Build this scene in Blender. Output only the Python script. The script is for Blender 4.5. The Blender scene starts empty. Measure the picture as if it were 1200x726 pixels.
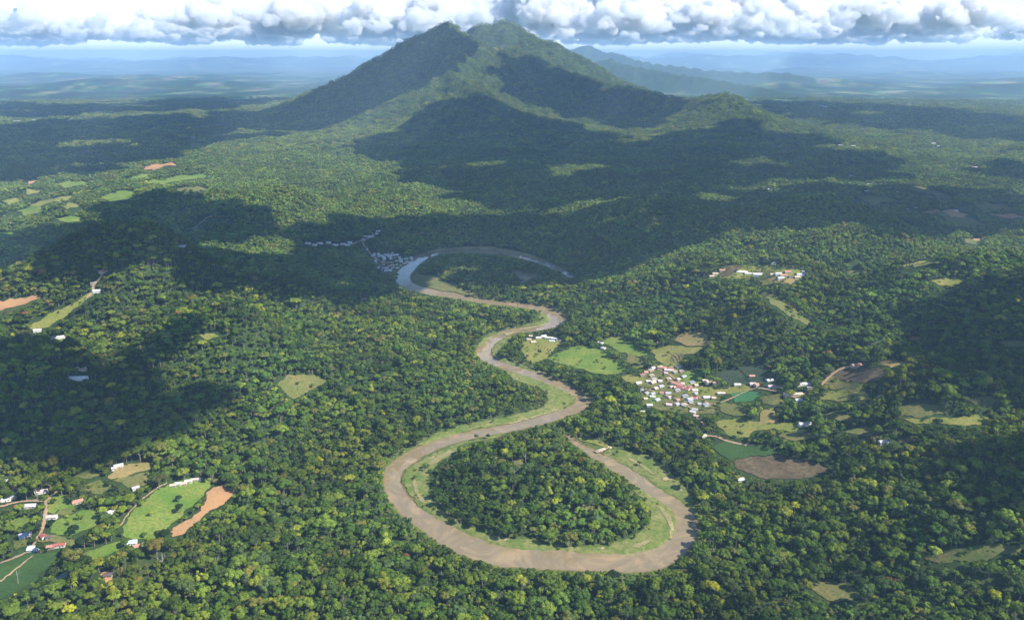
import bpy, bmesh, math, random
import numpy as np
from mathutils import Vector
from mathutils.geometry import delaunay_2d_cdt

C = bpy.context.scene.collection
SC = bpy.context.scene
rng = np.random.default_rng(7)
random.seed(7)
R = math.radians

# ------------------------------------------------------------------ camera
CAM_Z = 620.0
FOC = 942.0                       # focal length in pixels of a 1200 px wide frame
PITCH = R(17.5)
cam_d = bpy.data.cameras.new('camera')
cam = bpy.data.objects.new('camera', cam_d); C.objects.link(cam)
cam.location = (0, 0, CAM_Z)
cam.rotation_euler = (math.pi/2 - PITCH, 0, 0)
cam_d.sensor_width = 36; cam_d.lens = 36*FOC/1200
cam_d.clip_start = 1; cam_d.clip_end = 200000
SC.camera = cam

# ------------------------------------------------------------------ light
SUN_AZ, SUN_EL = R(-20), R(46)     # azimuth from +x (right of the picture) towards +y (away from the camera)
SUN = np.array([math.cos(SUN_EL)*math.cos(SUN_AZ), math.cos(SUN_EL)*math.sin(SUN_AZ), math.sin(SUN_EL)])
w = bpy.data.worlds.new('World'); SC.world = w; w.use_nodes = True
nt = w.node_tree
sky = nt.nodes.new('ShaderNodeTexSky'); sky.sky_type = 'NISHITA'; sky.sun_disc = False
sky.sun_elevation = SUN_EL; sky.sun_rotation = math.pi/2 - SUN_AZ
sky.altitude = 600; sky.air_density = 1.0; sky.dust_density = 0.1; sky.ozone_density = 5
nt.links.new(sky.outputs[0], nt.nodes['Background'].inputs[0])
nt.nodes['Background'].inputs[1].default_value = 0.15
sd = bpy.data.lights.new('sun', 'SUN'); sd.energy = 5.0; sd.angle = R(0.5); sd.color = (1, .93, .81)
so = bpy.data.objects.new('sun', sd); C.objects.link(so)
so.rotation_euler = Vector((-SUN[0], -SUN[1], -SUN[2])).to_track_quat('-Z', 'Y').to_euler()
so.location = (3000, 0, 4000)

SC.view_settings.view_transform = 'Standard'; SC.view_settings.look = 'None'
SC.view_settings.exposure = 0.95; SC.view_settings.gamma = 1; SC.view_settings.use_curve_mapping = False
cy = SC.cycles
cy.use_denoising = True
try: cy.denoiser = 'OPENIMAGEDENOISE'; cy.denoising_prefilter = 'ACCURATE'
except Exception: pass
cy.max_bounces = 10; cy.diffuse_bounces = 3; cy.glossy_bounces = 2; cy.transmission_bounces = 1
cy.volume_bounces = 8; cy.transparent_max_bounces = 4; cy.use_adaptive_sampling = False
cy.sample_clamp_indirect = 4
HAZE_DENSITY = 3.9e-5
HAZE_TOP = 1120.0

# ------------------------------------------------------------------ tagging helpers
def tag(o, label=None, cat=None, group=None, kind=None):
    if label: o['label'] = label
    if cat: o['category'] = cat
    if group: o['group'] = group
    if kind: o['kind'] = kind
    return o

def link(name, me, parent=None, col=None):
    o = bpy.data.objects.new(name, me); (col or C).objects.link(o)
    if parent: o.parent = parent
    return o

def empty(name, loc, rz=0.0):
    o = bpy.data.objects.new(name, None); C.objects.link(o)
    o.location = loc; o.rotation_euler = (0, 0, rz); o.empty_display_size = 1
    return o

def mesh_np(name, V, F, mats=(), mat_idx=None, smooth=False):
    """V (n,3); F (m,3) or (m,4) int array, or list of such arrays"""
    Fs = F if isinstance(F, list) else [F]
    Fs = [np.asarray(f) for f in Fs if len(f)]
    me = bpy.data.meshes.new(name)
    V = np.asarray(V, dtype=np.float32)
    me.vertices.add(len(V)); me.vertices.foreach_set('co', V.ravel())
    nl = sum(f.size for f in Fs); npoly = sum(len(f) for f in Fs)
    me.loops.add(nl); me.polygons.add(npoly)
    me.loops.foreach_set('vertex_index', np.concatenate([f.ravel() for f in Fs]).astype(np.int32))
    tot = np.concatenate([np.full(len(f), f.shape[1], dtype=np.int32) for f in Fs])
    start = np.concatenate([[0], np.cumsum(tot)[:-1]]).astype(np.int32)
    me.polygons.foreach_set('loop_start', start)
    if mat_idx is not None: me.polygons.foreach_set('material_index', np.asarray(mat_idx, dtype=np.int32))
    if smooth: me.polygons.foreach_set('use_smooth', np.ones(npoly, dtype=bool))
    for m in mats: me.materials.append(m)
    me.update(calc_edges=True); me.validate()
    return me

# ------------------------------------------------------------------ noise
_perm = np.random.default_rng(3).permutation(256)
_perm = np.concatenate([_perm, _perm])
_g = np.random.default_rng(4).uniform(0, 2*np.pi, 256)
_gx, _gy = np.cos(_g), np.sin(_g)
def noise2(x, y):
    xi = np.floor(x).astype(np.int64); yi = np.floor(y).astype(np.int64)
    xf = x-xi; yf = y-yi
    xi &= 255; yi &= 255
    u = xf*xf*xf*(xf*(xf*6-15)+10); v = yf*yf*yf*(yf*(yf*6-15)+10)
    def gr(ix, iy, dx, dy):
        h = _perm[_perm[ix & 255] + (iy & 255)]
        return _gx[h]*dx + _gy[h]*dy
    a = gr(xi, yi, xf, yf); b = gr(xi+1, yi, xf-1, yf)
    c = gr(xi, yi+1, xf, yf-1); d = gr(xi+1, yi+1, xf-1, yf-1)
    return ((a+(b-a)*u) + ((c+(d-c)*u)-(a+(b-a)*u))*v)*1.5
def fbm(x, y, o=4, gain=.5):
    s = 0; a = 1; t = 0
    for i in range(o):
        s = s + a*noise2(x*2**i+17.3*i, y*2**i-9.1*i); t += a; a *= gain
    return s/t
def ridged(x, y, o=4):
    s = 0; a = 1; t = 0
    for i in range(o):
        s = s + a*(1-2*np.abs(noise2(x*2**i+31.7*i, y*2**i+11.9*i))); t += a; a *= .5
    return s/t
def sstep(a, b, x):
    t = np.clip((x-a)/(b-a), 0, 1); return t*t*(3-2*t)

# ------------------------------------------------------------------ projection helpers (used once, to turn surveyed picture points into real ground positions)
cp, sp = math.cos(PITCH), math.sin(PITCH)
def project(x, y, z):
    dz = z-CAM_Z
    d = y*cp - dz*sp; u = y*sp + dz*cp
    d = np.where(d < 1, 1, d)
    return 600+FOC*x/d, 363-FOC*u/d, d
def ray(px, py):
    a = (np.asarray(px, float)-600)/FOC; b = (363-np.asarray(py, float))/FOC
    return a, cp+b*sp, -sp+b*cp
def at_plane(px, py, z=0.0):
    dx, dy, dz = ray(px, py); t = (z-CAM_Z)/dz
    return dx*t, dy*t
def at_dist(px, py, Y):
    dx, dy, dz = ray(px, py); t = Y/dy
    return dx*t, Y, CAM_Z+dz*t

# ------------------------------------------------------------------ river
RIV = [(672,326,10),(656,316,18),(632,306,30),(605,299,40),(575,295,46),(545,294,48),(520,295,48),(500,299,46),(487,307,42),(476,317,42),(472,325,42),(474,331,42),
       (485,337,44),(505,342,42),(530,346,36),(555,351,32),(580,355,30),(605,357,32),(630,361,36),(647,367,38),(654,373,38),(647,380,36),(625,385,32),
       (603,388,30),(586,394,28),(574,402,28),(567,411,28),(570,419,28),(584,426,28),(605,433,26),(630,441,26),(655,451,26),(674,460,26),(684,469,26),(676,478,26),
       (656,485,28),(623,495,28),(587,503,27),(550,510,27),(522,517,27),(500,526,27),(480,537,26),(464,549,25),(460,562,25),(462,575,26),(472,589,28),(490,604,32),
       (510,618,36),(543,636,39),(583,650,40),(633,655,40),(675,657,39),(705,658,38),(742,658,38),(767,654,37),(786,645,33),(801,630,29),(805,615,27),(800,600,26),(786,588,25),
       (768,577,24),(750,564,23),(732,552,22),(713,541,20),(695,531,18),(681,523,13),(674,518,9),(667,512,6),(660,506,4)]
RIV = np.array(RIV, float)
rx, ry = at_plane(RIV[:,0], RIV[:,1], 0)
def smooth_line(pts, n):
    P = np.asarray(pts, float); out = []
    for i in range(len(P)-1):
        p0 = P[max(i-1,0)]; p1 = P[i]; p2 = P[i+1]; p3 = P[min(i+2,len(P)-1)]
        for t in np.linspace(0, 1, n, endpoint=False):
            out.append(.5*((2*p1)+(-p0+p2)*t+(2*p0-5*p1+4*p2-p3)*t*t+(-p0+3*p1-3*p2+p3)*t**3))
    out.append(P[-1]); return np.array(out)
RL = smooth_line(np.stack([rx, ry, RIV[:,2]/2], 1), 4)
POND = [(597,316),(606,318),(614,321),(624,322),(630,320),(627,324),(618,328),(612,333),(609,330),(610,325),(603,320)]
pox, poy = at_plane(*np.array(POND, float).T, 0)
RX0, RX1, RY0, RY1, RS = -560.0, 480.0, 780.0, 2960.0, 3.0
_rgx = np.arange(RX0, RX1, RS); _rgy = np.arange(RY0, RY1, RS)
GX, GY = np.meshgrid(_rgx, _rgy)
SDF = np.full(GX.shape, 1e4)
for a, b in zip(RL[:-1], RL[1:]):
    d = b[:2]-a[:2]; L2 = max(d@d, 1e-6)
    t = np.clip(((GX-a[0])*d[0]+(GY-a[1])*d[1])/L2, 0, 1)
    dist = np.hypot(GX-a[0]-t*d[0], GY-a[1]-t*d[1]) - (a[2]+(b[2]-a[2])*t)
    SDF = np.minimum(SDF, dist)
def inpoly(px, py, poly):
    poly = np.asarray(poly, float); ins = np.zeros(np.shape(px), bool)
    j = len(poly)-1
    for i in range(len(poly)):
        xi, yi = poly[i]; xj, yj = poly[j]
        c = ((yi > py) != (yj > py)) & (px < (xj-xi)*(py-yi)/((yj-yi) if yj != yi else 1e-9)+xi)
        ins ^= c; j = i
    return ins
PP = np.stack([pox, poy], 1)
dp = np.full(GX.shape, 1e4)
for a, b in zip(PP, np.roll(PP, -1, 0)):
    d = b-a; t = np.clip(((GX-a[0])*d[0]+(GY-a[1])*d[1])/(d@d), 0, 1)
    dp = np.minimum(dp, np.hypot(GX-a[0]-t*d[0], GY-a[1]-t*d[1]))
dp = np.where(inpoly(GX, GY, PP), -dp, dp)
SDF = np.minimum(SDF, dp)
SDF = SDF + .4 + 2.2*noise2(GX/75+9, GY/75) + 2.0*noise2(GX/22, GY/22) + 1.5*noise2(GX/9, GY/9)     # ragged shoreline
def river_sd(x, y):
    x = np.asarray(x, float); y = np.asarray(y, float)
    fx = np.clip((x-RX0)/RS, 0, SDF.shape[1]-1.001); fy = np.clip((y-RY0)/RS, 0, SDF.shape[0]-1.001)
    ix = fx.astype(int); iy = fy.astype(int); u = fx-ix; v = fy-iy
    s = (SDF[iy,ix]*(1-u)+SDF[iy,ix+1]*u)*(1-v)+(SDF[iy+1,ix]*(1-u)+SDF[iy+1,ix+1]*u)*v
    ox = np.maximum(np.maximum(RX0-x, x-RX1), 0); oy = np.maximum(np.maximum(RY0-y, y-RY1), 0)
    return s+np.hypot(ox, oy)

# ------------------------------------------------------------------ terrain height
# rolling hills: crest in the picture, crest height, radii across / along
HILLS = [(150,306,125,330,260),(60,350,70,330,240),(330,352,70,300,220),(285,398,82,230,190),(215,243,66,360,220),(90,262,45,340,240),
         (330,250,60,320,220),(520,250,75,400,260),(700,246,95,420,320),(955,262,90,330,260),(840,275,60,320,260),
         (1150,345,92,330,250),(1240,420,70,260,260),(1006,431,42,95,80),(910,345,55,180,170),(1200,560,70,240,170),
         (1130,640,45,200,120),(760,300,60,320,240),(70,470,45,260,200),(1020,300,60,300,260),(430,395,40,260,200),(400,440,40,150,120),(330,472,45,160,130),(880,385,45,180,140),(1080,478,50,200,150),(1120,595,50,200,140),(830,330,50,200,150),(240,350,60,200,160),(620,250,60,260,220)]
HP = []
for px, py, h, ax, ay in HILLS:
    h *= 1.3
    X, Y = at_plane(px, py, h); HP.append((float(X), float(Y), h, ax, ay))
# mountain ridges: crest points seen in the picture at surveyed distances
RIDGES = [
 [(285,172,7400),(310,157,7600),(350,137,7800),(390,107,8000),(430,77,8150),(470,53,8300),(500,38,8400),(523,28,8500),(536,36,8550),(552,54,8600),(572,76,8650),(600,96,8650)],
 [(545,60,10700),(552,38,10600),(565,30,10500),(578,31,10500),(592,25,10500),(610,33,10500),(630,44,10500),(655,53,10500),(678,71,10500),(702,91,10500),(730,110,10300)],
 [(575,66,9300),(600,60,9100),(640,76,8750),(675,90,8400),(700,97,8200),(767,112,7600),(800,119,7200),(850,114,6800),(868,121,6600),(900,142,6300),(950,165,6000),(985,177,5750),(1020,190,5550),(1060,208,5250),(1110,228,4900)],
 [(523,29,8500),(528,58,8000),(526,84,7400),(545,98,7150),(567,113,6900),(613,137,6500),(690,152,6200)],
 [(526,84,7400),(490,105,7100),(450,128,6800),(400,150,6500),(350,172,6000)],
 [(417,177,6000),(450,162,6100),(483,144,6200),(517,128,6300),(560,137,6100),(600,150,5900),(650,165,5650),(720,180,5350),(790,195,5100)],
 [(370,200,5000),(410,190,5000),(440,180,5000),(500,205,4650),(545,228,4300)],
 [(760,172,6000),(800,160,6100),(835,152,6300),(850,114,6800)],
 [(655,66,24000),(672,57,24000),(690,53,24000),(706,60,23500),(722,62,23000),(745,70,22000),(790,77,21000),(850,83,20000),(920,87,19000)],
 [(690,76,17500),(712,68,17200),(722,72,17000),(745,78,16500),(780,84,15800),(820,90,15000),(860,97,14200),(900,104,13400)],
]
RSEG = []
for k, rd in enumerate(RIDGES):
    P = np.array([at_dist(*p) for p in rd])
    P = smooth_line(P, 3)
    for a, b in zip(P[:-1], P[1:]): RSEG.append((a, b, k))
FARH = []
for i in range(46):                      # low hill chains on the far plain
    Y = 42000+26000*random.random(); px = -250+1700*random.random()
    zz = (66-(61.5+4.5*random.random()))*Y/FOC+620 if px > 640 or px < 0 else 330+300*random.random()
    X = (px-600)/FOC*Y*1.0
    FARH.append((X, Y, max(120, min(zz, 1000)), 2500+5000*random.random(), 1800+2500*random.random()))
for i in range(44):                      # knolls nearer on the plain
    Y = 13500+24000*random.random()**1.3; sd_ = random.choice([-1, 1]); px = 600+sd_*random.uniform(230, 900)
    FARH.append(((px-600)/FOC*Y, Y, random.uniform(70, 190), random.uniform(700, 2200), random.uniform(400, 1100)))
def mountain(x, y):
    m = np.zeros(np.shape(x))
    sel = (y > 3200) & (y < 28000) & (x > -5000) & (x < 12000)
    if not sel.any(): return m
    xs = x[sel]; ys = y[sel]; mm = np.zeros(xs.shape)
    wob = 60*noise2(xs/420, ys/420); near_crest = np.full(xs.shape, 1e4)
    for a, b, k in RSEG:
        d = b[:2]-a[:2]; t = np.clip(((xs-a[0])*d[0]+(ys-a[1])*d[1])/(d@d+1e-6), 0, 1)
        dist = np.hypot(xs-a[0]-t*d[0], ys-a[1]-t*d[1]); H = a[2]+(b[2]-a[2])*t
        dist = np.maximum(dist + wob*np.clip(dist/300, 0, 1), 0)
        near_crest = np.minimum(near_crest, dist)
        wd = 250+2.15*H if k < 8 else 400+2.6*H
        q = np.clip(1-dist/wd, 0, 1)
        v = H*(0.72*q**1.9+0.28*q)
        mm = np.maximum(mm, v) + 0.06*np.minimum(mm, v)*np.exp(-((mm-v)/60)**2)*0
    hm = mm
    g = ridged(xs/430+.3, ys/430, 5)
    g2 = ridged(xs/170+7, ys/190, 3)
    mm = mm + (hm*0.30*(g-.55)+50*(g2-.5))*sstep(20, 240, hm)*np.clip(1.35-hm/900, .22, 1)*(.3+.7*sstep(10, 190, near_crest))
    m[sel] = mm
    return m
def height(x, y):
    x = np.asarray(x, float); y = np.asarray(y, float)
    sh = np.broadcast(x, y).shape
    x = np.broadcast_to(x, sh).ravel(); y = np.broadcast_to(y, sh).ravel()
    sd = river_sd(x, y)
    away = sstep(40, 600, sd)
    far = sstep(7000, 14000, y)
    roll = (ridged(x/450+3, y/450, 3)*.5+.5)*80*(1-far) + far*(10+28*np.clip(fbm(x/2600, y/2600, 3)+.1, 0, 1))
    h = 1.4*sstep(0, 10, sd)+2.2*sstep(8, 60, sd) + away*roll + 1.2*noise2(x/45, y/45)*sstep(15, 80, sd)
    ns = y < 5200
    if ns.any():
        xn, yn = x[ns], y[ns]; up = 0
        for X, Y, H, ax, ay in HP: up = up + (max(H+6, 20)*np.exp(-((xn-X)/ax/.78)**2-((yn-Y)/ay/.78)**2))**3
        h[ns] = h[ns]+away[ns]*np.cbrt(up)
    fs = y > 11500
    if fs.any():
        xf, yf, hf = x[fs], y[fs], h[fs]; rough = 1+.25*noise2(xf/900, yf/900)
        for X, Y, H, ax, ay in FARH: hf = np.maximum(hf, H*np.exp(-((xf-X)/ax)**2-((yf-Y)/ay)**2)*rough)
        h[fs] = hf
    m = mountain(x, y)
    h = np.maximum(h, m) + .35*np.minimum(h, m)*sstep(0, 60, m)
    h = np.where(sd < 0, -np.minimum(3.0, -sd*.28), h)
    return np.minimum(h, HAZE_TOP-60).reshape(sh)
def march(px, py):
    """ground point seen at a picture position"""
    px = np.atleast_1d(np.asarray(px, float)); py = np.atleast_1d(np.asarray(py, float))
    dx, dy, dz = ray(px, py)
    lo = np.full(px.shape, 700.0); hit = np.zeros(px.shape, bool); hi = lo.copy(); prev = lo.copy()
    for t in np.geomspace(700, 60000, 330):
        h = height(dx*t, dy*t); below = (CAM_Z+dz*t < h) & ~hit
        hi[below] = t; lo[below] = prev[below]; hit |= below
        prev = np.where(hit, prev, t)
        if hit.all(): break
    hi[~hit] = 60000; lo[~hit] = 59000
    for _ in range(14):
        m = (lo+hi)/2; b = CAM_Z+dz*m < height(dx*m, dy*m)
        hi = np.where(b, m, hi); lo = np.where(b, lo, m)
    x, y = dx*hi, dy*hi
    return x, y, height(x, y)

# ------------------------------------------------------------------ materials
def new_mat(name):
    m = bpy.data.materials.new(name); m.use_nodes = True
    return m, m.node_tree.nodes, m.node_tree.links, m.node_tree.nodes['Principled BSDF']
def nd(N, typ, **kw):
    n = N.new(typ)
    for k, v in kw.items(): setattr(n, k, v)
    return n
def ramp(N, stops):
    r = N.new('ShaderNodeValToRGB'); e = r.color_ramp.elements
    while len(e) < len(stops): e.new(.5)
    for i, (p, c) in enumerate(stops):
        e[i].position = p; e[i].color = (*c, 1) if len(c) == 3 else c
    return r
def noise_node(N, L, vec, scale, detail=4, rough=.55):
    n = N.new('ShaderNodeTexNoise'); n.inputs['Scale'].default_value = scale
    n.inputs['Detail'].default_value = detail; n.inputs['Roughness'].default_value = rough
    L.new(vec, n.inputs['Vector']); return n
def mixc(N, L, fac, a, b, mode='MIX'):
    n = N.new('ShaderNodeMix'); n.data_type = 'RGBA'; n.blend_type = mode
    for s, v in ((0, fac), (6, a), (7, b)):
        if hasattr(v, 'links'): L.new(v, n.inputs[s])
        elif isinstance(v, (int, float)): n.inputs[s].default_value = v
        else: n.inputs[s].default_value = (*v, 1)
    return n.outputs[2]

def soil_like(name, c1, c2, c3, sc1=.02, sc2=.25, bump=.6, spots=None):
    """meadow / soil: three colours in broad patches and fine tufts"""
    m, N, L, P = new_mat(name)
    pos = N.new('ShaderNodeNewGeometry').outputs['Position']
    n1 = noise_node(N, L, pos, sc1, 5, .6); n2 = noise_node(N, L, pos, sc2, 4, .65)
    r1 = ramp(N, [(.36, (0,0,0)), (.62, (1,1,1))]); L.new(n1.outputs[0], r1.inputs[0])
    r2 = ramp(N, [(.42, (0,0,0)), (.68, (1,1,1))]); L.new(n2.outputs[0], r2.inputs[0])
    c = mixc(N, L, r1.outputs[0], c1, c2); c = mixc(N, L, r2.outputs[0], c, c3)
    if spots:
        n3 = noise_node(N, L, pos, spots[1], 3, .6); r3 = ramp(N, [(spots[2], (0,0,0)), (spots[2]+.05, (1,1,1))])
        L.new(n3.outputs[0], r3.inputs[0]); c = mixc(N, L, r3.outputs[0], c, spots[0])
    L.new(c, P.inputs['Base Color']); P.inputs['Roughness'].default_value = .95; P.inputs['Specular IOR Level'].default_value = .1
    b = N.new('ShaderNodeBump'); b.inputs['Strength'].default_value = bump; b.inputs['Distance'].default_value = 1.2
    L.new(n2.outputs[0], b.inputs['Height']); L.new(b.outputs[0], P.inputs['Normal'])
    return m

M = {}
M['pasture'] = soil_like('bright_pasture', (.09,.165,.024), (.17,.195,.042), (.066,.12,.02))
M['meadow'] = soil_like('yellow_meadow', (.15,.17,.035), (.23,.195,.06), (.09,.125,.025))
M['olive'] = soil_like('olive_grass', (.095,.12,.03), (.17,.14,.055), (.06,.085,.024))
M['tan'] = soil_like('dry_tan_grass', (.26,.19,.08), (.20,.18,.06), (.16,.13,.05))
M['soil'] = soil_like('orange_soil', (.36,.19,.085), (.28,.15,.075), (.33,.22,.11))
M['plough'] = soil_like('ploughed_brown', (.085,.063,.038), (.135,.098,.058), (.045,.045,.022), .03, .16)
M['emerald'] = soil_like('emerald_crop', (.035,.14,.055), (.055,.15,.05), (.03,.10,.04))
M['darkgreen'] = soil_like('dark_green_field', (.035,.075,.02), (.045,.085,.022), (.028,.058,.018))
M['darkcrop'] = soil_like('dark_crop', (.035,.06,.03), (.045,.06,.035), (.025,.042,.022))
M['bank'] = soil_like('river_grass', (.095,.14,.03), (.20,.185,.07), (.07,.115,.022), .035, .16, 1.0, ((.33,.26,.15), .045, .66))
M['sand'] = soil_like('bank_sand', (.30,.235,.13), (.22,.19,.09), (.13,.14,.05))
M['road'] = soil_like('dirt_road', (.34,.23,.14), (.30,.22,.15), (.26,.18,.11))

# ground under the forest and the far plain
m, N, L, P = new_mat('ground'); M['ground'] = m
pos = N.new('ShaderNodeNewGeometry').outputs['Position']
n1 = noise_node(N, L, pos, .01, 6, .6)
r1 = ramp(N, [(.3, (.022,.040,.014)), (.55, (.034,.058,.018)), (.75, (.06,.075,.025))]); L.new(n1.outputs[0], r1.inputs[0])
# mosaic of woods and fields on the far plain (stretched along the plain's own field pattern)
mp = N.new('ShaderNodeMapping'); mp.inputs['Scale'].default_value = (1, .6, 1); L.new(pos, mp.inputs[0])
n2 = noise_node(N, L, mp.outputs[0], .0011, 8, .62)
r2 = ramp(N, [(.45, (.02,.04,.018)), (.53, (.035,.065,.026)), (.575, (.085,.12,.045)), (.66, (.20,.19,.11))]); L.new(n2.outputs[0], r2.inputs[0])
vo = N.new('ShaderNodeTexVoronoi'); vo.inputs['Scale'].default_value = .004; L.new(mp.outputs[0], vo.inputs['Vector'])
c2 = mixc(N, L, .35, r2.outputs[0], vo.outputs['Color'], 'SOFT_LIGHT')
af = nd(N, 'ShaderNodeAttribute', attribute_name='far')
c = mixc(N, L, af.outputs['Fac'], r1.outputs[0], c2)
ab = nd(N, 'ShaderNodeAttribute', attribute_name='bank')
n3 = noise_node(N, L, pos, .12, 4, .6)
rb = ramp(N, [(.4, (.055,.095,.022)), (.6, (.10,.12,.035))]); L.new(n3.outputs[0], rb.inputs[0])
c = mixc(N, L, ab.outputs['Fac'], c, rb.outputs[0])
as_ = nd(N, 'ShaderNodeAttribute', attribute_name='shore')
c = mixc(N, L, as_.outputs['Fac'], c, (.20,.135,.075))
L.new(c, P.inputs['Base Color']); P.inputs['Roughness'].default_value = .95; P.inputs['Specular IOR Level'].default_value = .08
bp = N.new('ShaderNodeBump'); bp.inputs['Strength'].default_value = .7; bp.inputs['Distance'].default_value = 3
L.new(n3.outputs[0], bp.inputs['Height']); L.new(bp.outputs[0], P.inputs['Normal'])

# muddy river water
m, N, L, P = new_mat('river_water'); M['water'] = m
pos = N.new('ShaderNodeNewGeometry').outputs['Position']
n1 = noise_node(N, L, pos, .016, 7, .66); n1.inputs['Distortion'].default_value = 1.2
r1 = ramp(N, [(.36, (.27,.20,.11)), (.5, (.175,.14,.082)), (.6, (.225,.17,.095)), (.70, (.31,.205,.105))]); L.new(n1.outputs[0], r1.inputs[0])
L.new(r1.outputs[0], P.inputs['Base Color']); P.inputs['Roughness'].default_value = .07; P.inputs['IOR'].default_value = 1.38
n2 = noise_node(N, L, pos, .35, 3, .6)
bp = N.new('ShaderNodeBump'); bp.inputs['Strength'].default_value = .05; bp.inputs['Distance'].default_value = .4
L.new(n2.outputs[0], bp.inputs['Height']); L.new(bp.outputs[0], P.inputs['Normal'])

# foliage: colour from the tree it belongs to, varied from clump to clump
m, N, L, P = new_mat('foliage'); M['leaf'] = m
N.remove(P); out = N['Material Output']
at1 = nd(N, 'ShaderNodeAttribute', attribute_name='tint', attribute_type='INSTANCER')
at2 = nd(N, 'ShaderNodeAttribute', attribute_name='ctint')
c = mixc(N, L, 1.0, at1.outputs['Color'], at2.outputs['Color'], 'MULTIPLY')
c.node.clamp_result = False
df = N.new('ShaderNodeBsdfDiffuse'); tr = N.new('ShaderNodeBsdfTranslucent')
L.new(c, df.inputs[0])
c3 = mixc(N, L, 1.0, c, (1.15, 1.25, .55), 'MULTIPLY'); L.new(c3, tr.inputs[0])
mx = N.new('ShaderNodeMixShader'); mx.inputs[0].default_value = .22
L.new(df.outputs[0], mx.inputs[1]); L.new(tr.outputs[0], mx.inputs[2]); L.new(mx.outputs[0], out.inputs[0])

def plain(name, col, rough=.8, var=.25, sc=.8):
    m, N, L, P = new_mat(name)
    pos = N.new('ShaderNodeTexCoord').outputs['Object']
    n = noise_node(N, L, pos, sc, 4, .65)
    r = ramp(N, [(.3, tuple(max(0, c*(1-var)) for c in col)), (.7, tuple(min(1, c*(1+var*.5)) for c in col))])
    L.new(n.outputs[0], r.inputs[0]); L.new(r.outputs[0], P.inputs['Base Color']); P.inputs['Roughness'].default_value = rough
    return m
M['bark'] = plain('pale_bark', (.15,.13,.105))
M['deadwood'] = plain('bleached_wood', (.42,.40,.36))
M['timber'] = plain('weathered_timber', (.60,.46,.33))

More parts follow.
